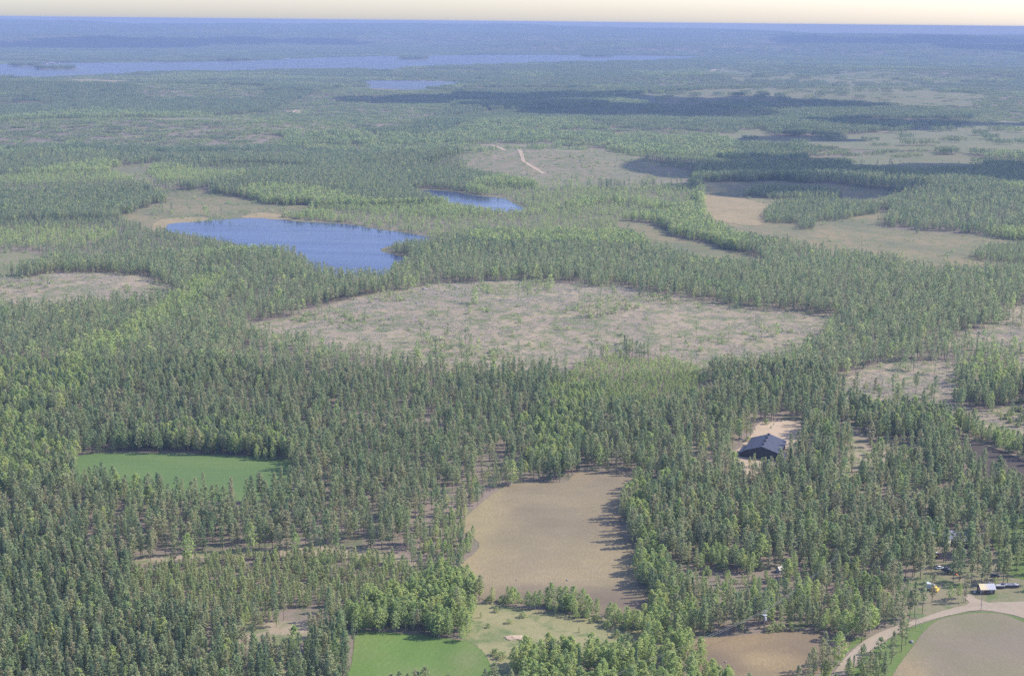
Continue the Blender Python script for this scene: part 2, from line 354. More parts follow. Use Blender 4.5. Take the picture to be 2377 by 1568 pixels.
P['peat'] = [(2215, 1008), (2265, 1024), (2334, 1050), (2400, 1080), (2480, 1120), (2480, 1200), (2400, 1150), (2364, 1135), (2310, 1118), (2255, 1085), (2220, 1050)]
P['cut_main'] = [(560, 760), (690, 730), (830, 690), (950, 668), (1060, 656), (1150, 650), (1300, 658), (1440, 662), (1540, 682), (1600, 692), (1720, 712), (1850, 722), (1945, 736), (1950, 770), (1880, 815), (1760, 852), (1640, 862), (1560, 835), (1470, 815), (1400, 830), (1330, 850), (1240, 866), (1150, 868), (1050, 856), (950, 842), (850, 830), (750, 815), (640, 795)]
P['cut_right'] = [(2200, 800), (2280, 755), (2377, 705), (2480, 690), (2480, 890), (2377, 880), (2340, 830), (2290, 815)]
P['cut_right2'] = [(1930, 905), (1960, 880), (2050, 845), (2200, 838), (2235, 880), (2200, 930), (2240, 960), (2400, 935), (2480, 990), (2480, 1035), (2377, 1030), (2290, 1010), (2220, 985), (2150, 978), (2050, 970), (1960, 945)]
P['cut_left'] = [(-60, 632), (60, 645), (150, 632), (260, 631), (340, 645), (405, 668), (395, 705), (300, 712), (200, 710), (110, 728), (-60, 735)]
P['cut_left2'] = [(-40, 585), (60, 585), (115, 600), (100, 625), (40, 640), (-40, 640)]
P['bare_front'] = [(520, 1452), (620, 1440), (720, 1446), (780, 1458), (700, 1490), (640, 1512), (560, 1500)]
P['strip_pine'] = [(250, 1300), (400, 1285), (640, 1270), (860, 1275), (1000, 1315), (980, 1330), (840, 1300), (620, 1290), (420, 1298), (300, 1312)]
P['lake'] = [(383, 530), (390, 517), (475, 513), (550, 508), (615, 505), (700, 515), (800, 520), (875, 532), (950, 542), (997, 552), (985, 562), (925, 568), (882, 581), (935, 597), (945, 606), (880, 642), (790, 646), (725, 625), (695, 598), (650, 581), (600, 584), (540, 566), (460, 550), (400, 541)]
P['lake_shore'] = [(364, 532), (376, 514), (475, 509), (550, 504), (612, 499), (700, 511), (800, 517), (875, 529), (950, 540), (1006, 552), (994, 566), (930, 572), (896, 582), (948, 597), (962, 606), (900, 650), (790, 653), (716, 630), (684, 600), (643, 585), (594, 589), (535, 571), (455, 555), (394, 546)]
P['pond'] = [(962, 447), (985, 442), (1045, 445), (1110, 455), (1170, 461), (1190, 471), (1217, 485), (1200, 493), (1140, 489), (1060, 477), (1010, 464), (970, 455)]
P['pond_shore'] = [(954, 447), (985, 439), (1045, 442), (1110, 452), (1172, 458), (1200, 470), (1240, 487), (1205, 498), (1140, 493), (1050, 481), (1000, 468), (962, 458)]
P['bog_left'] = [(385, 376), (345, 404), (372, 434), (470, 442), (550, 458), (640, 474), (740, 480), (690, 506), (620, 506), (550, 509), (475, 514), (390, 519), (362, 540), (320, 532), (270, 508), (330, 484), (385, 470), (360, 448), (300, 414), (225, 400), (290, 386)]
P['bog_right'] = [(1628, 424), (1800, 420), (1938, 428), (2063, 443), (2110, 460), (2050, 475), (2010, 480), (2070, 500), (2040, 526), (2138, 538), (2288, 548), (2420, 572), (2420, 625), (2323, 640), (2138, 632), (2038, 610), (1838, 582), (1738, 562), (1653, 530), (1632, 500), (1640, 460)]
P['sedge_right'] = [(1636, 452), (1690, 458), (1740, 464), (1790, 480), (1780, 510), (1760, 524), (1700, 520), (1650, 506), (1634, 488)]
P['bog_strip'] = [(1420, 506), (1500, 520), (1540, 526), (1545, 545), (1600, 558), (1680, 578), (1760, 596), (1760, 625), (1690, 625), (1600, 612), (1530, 585), (1450, 548)]
P['heath_hill'] = [(1055, 350), (1150, 332), (1250, 335), (1400, 348), (1500, 370), (1620, 402), (1600, 436), (1400, 436), (1260, 440), (1150, 415), (1075, 385)]
P['heath_right'] = [(1670, 310), (1780, 300), (1800, 318), (1960, 314), (2120, 302), (2230, 288), (2400, 276), (2440, 366), (2300, 362), (2200, 352), (2000, 348), (1900, 342), (1700, 338)]
P['heath_right2'] = [(1960, 362), (2100, 352), (2260, 364), (2290, 400), (2120, 408), (1970, 400)]
P['heath_far'] = [(1400, 228), (1640, 208), (1900, 203), (2150, 205), (2290, 222), (2250, 246), (2100, 248), (1900, 238), (1700, 246), (1560, 252)]
P['heath_far2'] = [(1600, 152), (1800, 149), (1960, 156), (2150, 176), (2260, 196), (2100, 204), (1850, 196), (1700, 186)]
P['far_lake'] = [(-200, 152), (0, 149), (200, 146.5), (400, 145), (600, 141), (750, 134), (925, 130), (1188, 127.5), (1488, 129.5), (1650, 132), (1600, 139), (1430, 144), (1250, 148), (1120, 152), (900, 162), (700, 165), (500, 168), (250, 174), (75, 180), (-200, 180)]
P['small_far_lake'] = [(832, 191), (860, 187.5), (1000, 188.5), (1085, 191), (1060, 201), (980, 210), (860, 211)]
P['far_field'] = [(150, 186), (200, 184.5), (280, 187), (345, 190), (260, 196), (170, 195)]
P['sand_far'] = [(655, 262), (680, 255), (705, 255), (690, 264)]
P['strip_far'] = [(275, 276), (480, 274), (600, 274), (595, 280), (400, 281)]
P['glade_left'] = [(245, 362), (300, 357), (310, 366), (262, 370)]
P['yard_barn'] = [(1690, 1066), (1724, 1032), (1746, 1006), (1760, 984), (1800, 974), (1845, 980), (1868, 998), (1858, 1030), (1838, 1062), (1822, 1100), (1770, 1112), (1715, 1104), (1692, 1085)]
P['drive_barn'] = [(1968, 1000), (2004, 998), (2016, 1040), (2080, 1038), (2140, 1046), (2150, 1085), (2060, 1090), (2010, 1090), (2006, 1150), (1965, 1155), (1955, 1060)]
P['farm_yard'] = [(2110, 1430), (2100, 1385), (2110, 1350), (2150, 1310), (2300, 1305), (2377, 1330), (2480, 1345), (2480, 1400), (2377, 1396), (2282, 1400), (2214, 1410), (2150, 1432)]
P['farm_lawn'] = [(2290, 1200), (2377, 1190), (2480, 1190), (2480, 1350), (2377, 1345), (2330, 1325), (2310, 1270)]
P['road'] = [(1880, 1640), (1925, 1575), (1960, 1528), (2000, 1491), (2040, 1468), (2078, 1453), (2119, 1440), (2214, 1410), (2282, 1399), (2368, 1396), (2480, 1394), (2480, 1480), (2420, 1452), (2364, 1430), (2310, 1419), (2276, 1416), (2240, 1420), (2180, 1433), (2112, 1454), (2078, 1472), (2040, 1496), (2000, 1526), (1965, 1572), (1925, 1640)]
P['verge'] = [(2030, 1660), (2060, 1570), (1965, 1590), (2000, 1530), (2040, 1500), (2078, 1475), (2112, 1456), (2180, 1435), (2240, 1422), (2276, 1418), (2310, 1421), (2364, 1432), (2420, 1455), (2480, 1490), (2560, 1560), (2400, 1480), (2317, 1440), (2250, 1440), (2190, 1452), (2150, 1476), (2120, 1520), (2090, 1580), (2060, 1660)]
P['farm_drive'] = [(2236, 1380), (2254, 1380), (2268, 1390), (2296, 1401), (2240, 1408), (2250, 1398), (2240, 1390)]
P['verge_left'] = [(1900, 1600), (1950, 1530), (1995, 1492), (2010, 1480), (1985, 1480), (1965, 1500), (1945, 1524), (1890, 1580)]

P['lake_tip'] = [(352, 530), (368, 512), (420, 505), (480, 506), (470, 514), (395, 520), (382, 536), (362, 540)]
P['lake_top'] = [(560, 505), (600, 494), (640, 497), (680, 508), (640, 510), (610, 507)]
P['corner_open'] = [(2100, 1444), (2214, 1404), (2282, 1393), (2520, 1388), (2640, 1660), (2064, 1660), (2092, 1580), (2150, 1472), (2100, 1474)]
SHEETS = [
    ('clearing', 'cut_main', 'clearcut', 0.16, 'wide pale clear-cut with slash and saplings in the middle', 'clearing', 30, 2.0),
    ('clearing', 'cut_right', 'clearcut', 0.16, 'pinkish clear-cut at the right edge above the mixed thicket', 'clearing', 30, 2.0),
    ('clearing', 'cut_right2', 'clearcut', 0.16, 'grey-pink clear-cut behind the dark barn wood on the right', 'clearing', 25, 1.5),
    ('clearing', 'cut_left', 'clearcut', 0.16, 'low domed clear-cut at the left edge below the blue lake', 'clearing', 30, 2.0),
    ('clearing', 'cut_left2', 'heath', 0.16, 'small grassy glade at the left edge above the domed clear-cut', 'clearing', 30, 2.0),
    ('clearing', 'bare_front', 'clearcut', 0.10, 'small bare patch behind the front green field at lower left', 'clearing', 12, 0.8),
    ('forest_track', 'strip_pine', 'clearcut', 0.10, 'narrow pale track under sparse pines above the young plantation', 'track', 12, 0.8),
    ('lake_shore', 'lake_shore', 'rim', 0.10, 'straw-coloured sedge rim around the blue lake', 'shore', 30, 1.5),
    ('pond_shore', 'pond_shore', 'rim', 0.10, 'straw-coloured rim around the small pond', 'shore', 30, 1.5),
    ('bog', 'bog_left', 'bog', 0.22, 'open tan bog reaching up from the blue lake', 'bog', 40, 3.0),
    ('bog', 'bog_right', 'bog', 0.22, 'large open bog on the right between wooded islets', 'bog', 40, 3.0),
    ('bog', 'sedge_right', 'sedge', 0.40, 'golden sedge patch at the left end of the large right bog', 'bog', 40, 3.0),
    ('bog', 'bog_strip', 'bog', 0.22, 'thin winding bog strip left of the long pine ridge', 'bog', 40, 2.0),
    ('heath', 'heath_hill', 'cutover', 0.3, 'open heath hill with a pale track across it', 'heath', 40, 4.0),
    ('heath', 'heath_right', 'heath', 0.4, 'open brownish heath at far right above the shaded wood', 'heath', 50, 5.0),
    ('heath', 'heath_right2', 'heath', 0.4, 'small open heath amid shaded woods on the right', 'heath', 50, 5.0),
    ('heath', 'heath_far', 'heath', 0.8, 'light heath strip beyond the shadowed wood', 'heath', 80, 8.0),
    ('heath', 'heath_far2', 'heath', 1.2, 'distant light green heath slope on the right', 'heath', 120, 10.0),
    ('bog', 'lake_tip', 'sedge', 0.36, 'straw-coloured sedge at the left tip of the blue lake', 'bog', 40, 1.5),
    ('bog', 'lake_top', 'sedge', 0.36, 'straw-coloured sedge at the top corner of the blue lake', 'bog', 40, 1.5),
    ('lake', 'lake', 'water', 0.0, 'dark blue forest lake at centre left', 'lake', 60, 1.0, 0.32),
    ('pond', 'pond', 'water', 0.0, 'small blue pond beyond the larger forest lake', 'pond', 60, 1.0, 0.32),
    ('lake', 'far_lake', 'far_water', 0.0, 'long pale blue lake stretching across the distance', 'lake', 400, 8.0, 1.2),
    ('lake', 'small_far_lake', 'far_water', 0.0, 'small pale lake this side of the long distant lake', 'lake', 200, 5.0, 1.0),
    ('field', 'far_field', 'sedge', 1.0, 'pale far field by the left end of the long lake', 'field', 150, 6.0),
    ('sand_patch', 'sand_far', 'sand', 0.8, 'small sandy pit in the far woods left of centre', 'sand', 60, 3.0),
    ('clearing', 'strip_far', 'heath', 0.8, 'narrow pale strip in the far woods on the left', 'clearing', 60, 4.0),
    ('clearing', 'glade_left', 'bog', 0.4, 'little tan glade in the woods above the left bog', 'clearing', 40, 3.0),
    ('crop_field', 'crop_left', 'crop_left', 0.12, 'smooth bright green crop field at left behind sparse pines', 'field', 14, 0.3),
    ('ploughed_field', 'centre', 'soil_centre', 0.12, 'tan harrowed field in the centre with tree shadows along its right edge', 'field', 12, 0.3),
    ('meadow', 'meadow', 'meadow', 0.06, 'dry yellow-green meadow in front of the tan central field', 'meadow', 12, 0.6),
    ('crop_field', 'crop_front', 'crop', 0.12, 'bright green crop field at the bottom edge left of the meadow', 'field', 12, 0.3),
    ('ploughed_field', 'warm', 'soil_warm', 0.12, 'warm brown harrowed field at bottom right with a pole', 'field', 12, 0.3),
    ('ploughed_field', 'right', 'soil_right', 0.14, 'greenish brown harrowed field in the bottom right corner', 'field', 12, 0.3),
    ('ploughed_field', 'peat', 'soil_dark', 0.12, 'narrow dark peat field at the right edge beside bright birches', 'field', 12, 0.3),
    ('verge', 'verge', 'verge', 0.07, 'green grass verge between the gravel road and the corner field', 'verge', 12, 0.4),
    ('verge', 'verge_left', 'verge', 0.07, 'thin green verge between the gravel road and the warm brown field', 'verge', 12, 0.3),
    ('yard', 'yard_barn', 'sand', 0.10, 'sandy yard around the dark barn', 'yard', 12, 1.2),
    ('driveway', 'drive_barn', 'clearcut', 0.10, 'sandy driveway in the pines right of the dark barn', 'driveway', 12, 1.0),
    ('yard', 'farm_yard', 'yard', 0.05, 'worn grassy farmyard behind the small red-brown cottage', 'yard', 12, 0.6),
    ('lawn', 'farm_lawn', 'verge', 0.09, 'sunlit lawn at the right edge beyond the farmyard pines', 'lawn', 12, 0.5),
    ('driveway', 'farm_drive', 'gravel', 0.17, 'short gravel spur from the road to the cottage', 'driveway', 8, 0.3),
    ('road', 'road', 'gravel', 0.13, 'pale gravel road curving past the farm', 'road', 10, 0.2),
]
for s in SHEETS:
    sheet(s[0], P[s[1]], M[s[2]], s[3], s[4], s[5], s[6], s[7], s[8] if len(s) > 8 else None)
def ribbon(name, pts, w, mat, lift, label, cat):
    W = [at(*p) for p in pts]; Wv = [Vector((p.x, p.y)) for p in W]; fine = []
    for a, b in zip(Wv, Wv[1:]):
        fine += [a.lerp(b, k / 6) for k in range(6)]
    fine.append(Wv[-1]); vs = []
    for i, p in enumerate(fine):
        d = (fine[min(i + 1, len(fine) - 1)] - fine[max(i - 1, 0)]).normalized(); n = Vector((-d.y, d.x)); ww = w * random.uniform(0.8, 1.2) / 2
        for s in (-1, 1):
            q = p + n * ww * s; vs.append((q.x, q.y, float(ground_z(q.x, q.y)) + lift))
    fs = [(2 * i, 2 * i + 2, 2 * i + 3, 2 * i + 1) for i in range(len(fine) - 1)]
    me = mesh_arrays(name, vs, fs, [mat]); tag(link(name, me), label, cat, kind='structure')
ribbon('forest_track', [(1118, 336), (1140, 337), (1165, 345), (1200, 355), (1215, 375), (1240, 390), (1262, 403)], 7, M['sand'], 0.55, 'pale sandy track winding down the heath hill', 'track')
ribbon('forest_track', [(1650, 168), (1672, 157), (1690, 148)], 26, M['sand'], 2.2, 'pale distant track on the far heath slope', 'track')
ribbon('forest_track', [(1115, 505), (1150, 497), (1215, 490), (1240, 488)], 6, M['sand'], 0.45, 'short sandy path beside the small pond', 'track')

# ------------------------------------------------------------------ tree prototypes
def leaf_mat(name, tones, trans=0.25):
    """tones: colours that single trees take, picked by the tree's own random number"""
    m, nt, out = new_mat(name)
    oi = N(nt, 'ObjectInfo'); g = N(nt, 'NewGeometry')
    c = ramp(nt, oi.outputs['Random'], [(k / (len(tones) - 1), t) for k, t in enumerate(tones)])
    isl = ramp(nt, g.outputs['Random Per Island'], [(0.0, (0.8,) * 3), (1.0, (1.25,) * 3)])
    c = mix(nt, 1.0, c, isl, 'MULTIPLY')
    d = N(nt, 'BsdfDiffuse'); t = N(nt, 'BsdfTranslucent'); s = N(nt, 'MixShader'); s.inputs[0].default_value = trans
    nt.links.new(c, d.inputs[0]); nt.links.new(c, t.inputs[0]); nt.links.new(d.outputs[0], s.inputs[1]); nt.links.new(t.outputs[0], s.inputs[2])
    nt.links.new(s.outputs[0], out.inputs[0]); return m
M['pine_leaf'] = leaf_mat('pine_needles', ((0.228, 0.307, 0.160), (0.324, 0.359, 0.181), (0.263, 0.340, 0.176), (0.404, 0.400, 0.219), (0.276, 0.364, 0.165), (0.368, 0.350, 0.212), (0.183, 0.258, 0.141)), 0.52)
M['young_leaf'] = leaf_mat('young_pine_needles', ((0.281, 0.356, 0.157), (0.381, 0.406, 0.192), (0.324, 0.392, 0.173), (0.419, 0.423, 0.216)), 0.52)
M['spruce_leaf'] = leaf_mat('spruce_needles', ((0.116, 0.186, 0.115), (0.204, 0.260, 0.133), (0.153, 0.215, 0.128), (0.244, 0.286, 0.145)), 0.48)
M['birch_leaf'] = leaf_mat('birch_leaves', ((0.303, 0.402, 0.147), (0.424, 0.497, 0.186), (0.348, 0.443, 0.168), (0.476, 0.514, 0.197), (0.328, 0.419, 0.186)), 0.5)
M['bush_leaf'] = leaf_mat('willow_leaves', ((0.317, 0.389, 0.172), (0.432, 0.475, 0.218)), 0.52)
M['pine_bark'] = plain('pine_bark', (0.17, 0.115, 0.08), 0.9, var=0.3)
M['birch_bark'] = plain('birch_bark', (0.55, 0.53, 0.48), 0.8, var=0.35)
M['spruce_bark'] = plain('spruce_bark', (0.11, 0.085, 0.065), 0.9, var=0.3)

def tufts(rng, cen, size, n, flat=0.5, spread=0.55):
    """n small bent leaf-clump quads round each centre"""
    C = np.repeat(cen, n, 0); k = len(C)
    off = rng.normal(0, 1, (k, 3)); off /= np.linalg.norm(off, axis=1)[:, None] + 1e-9
    off *= (rng.random((k, 1)) ** 0.5) * size * spread * 2; off[:, 2] *= 0.6
    C = C + off
    a = rng.normal(0, 1, (k, 3)); a[:, 2] *= flat; a /= np.linalg.norm(a, axis=1)[:, None]
    b = np.cross(a, rng.normal(0, 1, (k, 3))); b /= np.linalg.norm(b, axis=1)[:, None]
    s = size * rng.uniform(0.55, 1.1, (k, 1))
    A = C - a * s * 0.6; B = C + b * s * 0.45; D = C + a * s * 0.6 + np.array([0, 0, 0.1]) * s; E_ = C - b * s * 0.45
    V = np.stack([A, B, D, E_], 1).reshape(-1, 3)
    F_ = np.arange(4 * k).reshape(-1, 4)
    return V, F_
def stem(h, r0, r1, n=5, bend=0.0, rng=None, seg=4, base=0.0):
    V = []; a = np.linspace(0, 2 * np.pi, n, endpoint=False)
    bx, by = (rng.normal(0, bend, 2) if rng is not None else (0, 0))
    for i in range(seg + 1):
        t = i / seg; r = r0 + (r1 - r0) * t
        V.append(np.stack([np.cos(a) * r + bx * t * t, np.sin(a) * r + by * t * t, np.full(n, base + h * t)], -1))
    V = np.concatenate(V); F_ = []
    for i in range(seg):
        for k in range(n): F_.append((i * n + k, i * n + (k + 1) % n, (i + 1) * n + (k + 1) % n, (i + 1) * n + k))
    return V, np.array(F_)
def limb(p, q, r):
    """a thin three-sided branch"""
    p = np.array(p); q = np.array(q); d = q - p; d = d / (np.linalg.norm(d) + 1e-9)
    a = np.cross(d, [0.3, 0.2, 0.9]); a /= np.linalg.norm(a); b = np.cross(d, a)
    V = []
    for c, rr in ((p, r), (q, r * 0.4)):
        for k in range(3):
            t = 2 * math.pi * k / 3; V.append(c + (a * math.cos(t) + b * math.sin(t)) * rr)
    return np.array(V), np.array([(0, 1, 4, 3), (1, 2, 5, 4), (2, 0, 3, 5)])
def cat(parts):
    V, F_, o = [], [], 0
    for v, f in parts:
        V.append(v); F_.append(f + o); o += len(v)
    return np.concatenate(V), np.concatenate(F_)
def make_tree(kind, seed, lod):
    """unit-height-in-metres prototypes: returns trunk arrays, crown arrays, nominal height"""
    rng = np.random.default_rng(seed)
    wood, cen = [], []
    if kind == 'pine':
        H = 15.0; lo = rng.uniform(0.20, 0.40); rmax = rng.uniform(1.35, 1.95)
        wood.append(stem(H * 0.97, 0.16, 0.03, 5 if lod == 0 else 3, 0.25, rng))
        nb = 84 if lod == 0 else 26
        for i in range(nb):
            t = (i + rng.random()) / nb; z = H * (lo + (1 - lo) * t)
            prof = np.interp(t, [0, 0.18, 0.45, 0.75, 0.92, 1], [0.5, 0.9, 1.0, 0.68, 0.36, 0.03])
            ang = i * 2.4 + rng.normal(0, 0.5); rr = rmax * prof * rng.uniform(0.2, 1.2)
            c = np.array([math.cos(ang) * rr, math.sin(ang) * rr, z + rng.normal(0, 0.15)])
            if rng.random() < 0.1: continue
            cen.append(c)
            if lod == 0 and i % 2 == 0: wood.append(limb((0, 0, z - 0.3), c, 0.035))
        size, n = (0.6, 7) if lod == 0 else (0.95, 4)
    elif kind == 'young':
        H = 7.0; rmax = rng.uniform(0.95, 1.3); lo = 0.08
        wood.append(stem(H * 0.97, 0.08, 0.02, 4 if lod == 0 else 3))
        nb = 54 if lod == 0 else 16
        for i in range(nb):
            t = (i + rng.random()) / nb; ang = i * 2.4 + rng.normal(0, 0.5)
            rr = rmax * np.interp(t, [0, 0.2, 0.6, 1], [0.75, 1.0, 0.62, 0.05]) * rng.uniform(0.5, 1.1)
            cen.append(np.array([math.cos(ang) * rr, math.sin(ang) * rr, H * (lo + (1 - lo) * t)]))
        size, n = (0.45, 7) if lod == 0 else (0.95, 3)
    elif kind == 'spruce':
        H = 15.0; rmax = rng.uniform(1.5, 2.0); lo = 0.08
        wood.append(stem(H * 0.98, 0.17, 0.02, 5 if lod == 0 else 3))
        nb = 96 if lod == 0 else 28
        for i in range(nb):
            t = ((i + rng.random()) / nb) ** 1.15; ang = i * 2.4 + rng.normal(0, 0.4)
            rr = rmax * np.interp(t, [0, 0.12, 1], [0.8, 1.0, 0.03]) * rng.uniform(0.35, 1.08)
            z = H * (lo + (1 - lo) * t) - rr * 0.25
            cen.append(np.array([math.cos(ang) * rr, math.sin(ang) * rr, z]))
        size, n = (0.58, 7) if lod == 0 else (1.0, 4)
    elif kind == 'birch':
        H = 11.0; lo = rng.uniform(0.10, 0.22); rmax = rng.uniform(1.9, 2.5)
        wood.append(stem(H * 0.95, 0.12, 0.025, 5 if lod == 0 else 3, 0.3, rng))
        nb = 110 if lod == 0 else 28
        for i in range(nb):
            t = (i + rng.random()) / nb; ang = i * 2.4 + rng.normal(0, 0.6)
            prof = np.interp(t, [0, 0.25, 0.5, 0.8, 1], [0.55, 0.95, 1.0, 0.66, 0.12])
            rr = rmax * prof * rng.uniform(0.3, 1.22)
            z = H * (lo + (1 - lo) * t) + rng.normal(0, 0.2); c = np.array([math.cos(ang) * rr, math.sin(ang) * rr, z])
            cen.append(c)
            if lod == 0 and i % 3 == 0: wood.append(limb((0, 0, max(1.0, z - 0.9)), c, 0.03))
        size, n = (0.52, 9) if lod == 0 else (1.0, 5)
    else:   # bush
        H = 3.2; rmax = rng.uniform(1.5, 2.0)
        for k in range(6):
            a = k * 1.05 + rng.normal(0, 0.2); wood.append(limb((math.cos(a) * 0.15, math.sin(a) * 0.15, 0), (math.cos(a) * rmax * 0.6, math.sin(a) * rmax * 0.6, H * rng.uniform(0.6, 0.85)), 0.04))
        nb = 44 if lod == 0 else 14
        for i in range(nb):
            t = rng.random(); ang = i * 2.4; rr = rmax * math.sqrt(max(0, 1 - t * t)) * rng.uniform(0.45, 1.08)
            cen.append(np.array([math.cos(ang) * rr, math.sin(ang) * rr, H * (0.1 + 0.88 * t) * rng.uniform(0.85, 1.05)]))
        size, n = (0.48, 7) if lod == 0 else (0.95, 3)
    cen = np.array(cen)
    return cat(wood), tufts(rng, cen, size, n), H
KIND_MATS = {'pine': ('pine_bark', 'pine_leaf'), 'young': ('pine_bark', 'young_leaf'), 'spruce': ('spruce_bark', 'spruce_leaf'), 'birch': ('birch_bark', 'birch_leaf'), 'bush': ('spruce_bark', 'bush_leaf')}
NOM_H = {'pine': 15.0, 'young': 7.0, 'spruce': 15.0, 'birch': 11.0, 'bush': 3.2}
NVAR = 9
PROTO = {}      # (kind, lod) -> list of (trunk mesh, crown mesh, joined object)
PCOL = {}
for kind in KIND_MATS:
    for lod in (0, 1):
        c = bpy.data.collections.new('prototypes_%s_%d' % (kind, lod)); PCOL[kind, lod] = c; PROTO[kind, lod] = []
        for v in range(NVAR):
            (wv, wf), (cv, cf), H = make_tree(kind, 1000 * lod + 37 * v + len(kind) * 7, lod)
            bark, leaf = (M[k] for k in KIND_MATS[kind])
            jv, jf = cat([(wv, wf), (cv, cf)])
            jm = mesh_arrays('%s_whole_%d_%d' % (kind, lod, v), jv, jf, [bark, leaf], np.concatenate([np.zeros(len(wf)), np.ones(len(cf))]))
            o = bpy.data.objects.new('proto_%s_%d_%02d' % (kind, lod, v), jm); c.objects.link(o)
            tm = mesh_arrays(kind + '_trunk', wv, wf, [bark]) if lod == 0 else None
            cm = mesh_arrays(kind + '_crown', cv, cf, [leaf]) if lod == 0 else None
            PROTO[kind, lod].append((tm, cm, o))
# patches of woodland for the far distance
def make_patch(seed, birch, half=22.0, n=95):
    rng = np.random.default_rng(seed); parts, midx = [], []
    for _ in range(n):
        x, y = rng.uniform(-half, half, 2); h = rng.uniform(9, 15.5); r = h * rng.uniform(0.10, 0.15)
        kind = 2 if rng.random() < birch else (1 if rng.random() < 0.6 else 0)
        k = 9; t = rng.random(k) ** 0.8
        rr = r * np.interp(t, [0, 0.3, 1], [0.9, 1.0, 0.1]) * rng.uniform(0.3, 1, k); a = rng.random(k) * 6.283
        cen = np.stack([x + np.cos(a) * rr, y + np.sin(a) * rr, h * (0.3 + 0.68 * t)], -1)
        v, f = tufts(rng, cen, h * 0.13, 2); parts.append((v, f)); midx += [kind] * len(f)
    V, F_ = cat(parts)
    return mesh_arrays('woodland_patch', V, F_, [M['pine_leaf'], M['spruce_leaf'], M['birch_leaf']], midx)
PATCH = bpy.data.collections.new('prototypes_patch')
for v in range(8):
    o = bpy.data.objects.new('proto_patch_%02d' % v, make_patch(500 + v, 0.03 if v < 5 else 0.45)); PATCH.objects.link(o)

def scatter(name, pts, idx, scl, rot, collection, label, cat_):
    """one stuff object: prototype instances on points"""
    me = bpy.data.meshes.new(name); me.vertices.add(len(pts)); me.vertices.foreach_set('co', np.asarray(pts, np.float32).ravel())
    a = me.attributes.new('idx', 'INT', 'POINT'); a.data.foreach_set('value', np.asarray(idx, np.int32))
    a = me.attributes.new('scl', 'FLOAT_VECTOR', 'POINT'); a.data.foreach_set('vector', np.asarray(scl, np.float32).ravel())
    a = me.attributes.new('rot', 'FLOAT_VECTOR', 'POINT'); a.data.foreach_set('vector', np.asarray(rot, np.float32).ravel())
    o = link(name, me); tag(o, label, cat_, kind='stuff')
    ng = bpy.data.node_groups.new('scatter_' + name, 'GeometryNodeTree')
    ng.interface.new_socket('Geometry', in_out='INPUT', socket_type='NodeSocketGeometry'); ng.interface.new_socket('Geometry', in_out='OUTPUT', socket_type='NodeSocketGeometry')
    gi = ng.nodes.new('NodeGroupInput'); go = ng.nodes.new('NodeGroupOutput')
    ip = ng.nodes.new('GeometryNodeInstanceOnPoints'); ci = ng.nodes.new('GeometryNodeCollectionInfo')
    ci.inputs['Collection'].default_value = collection; ci.inputs['Separate Children'].default_value = True; ci.inputs['Reset Children'].default_value = True
    def attr(n, t):
        k = ng.nodes.new('GeometryNodeInputNamedAttribute'); k.data_type = t; k.inputs['Name'].default_value = n; return k.outputs[0]
    e2r = ng.nodes.new('FunctionNodeEulerToRotation'); ng.links.new(attr('rot', 'FLOAT_VECTOR'), e2r.inputs[0])
    ip.inputs['Pick Instance'].default_value = True
    L = ng.links.new
    L(gi.outputs[0], ip.inputs['Points']); L(ci.outputs[0], ip.inputs['Instance']); L(attr('idx', 'INT'), ip.inputs['Instance Index'])
    L(e2r.outputs[0], ip.inputs['Rotation']); L(attr('scl', 'FLOAT_VECTOR'), ip.inputs['Scale']); L(ip.outputs[0], go.inputs[0])
    md = o.modifiers.new('scatter', 'NODES'); md.node_group = ng
    return o

# ------------------------------------------------------------------ where the trees stand
KINDS = ['pine', 'young', 'spruce', 'birch', 'bush']
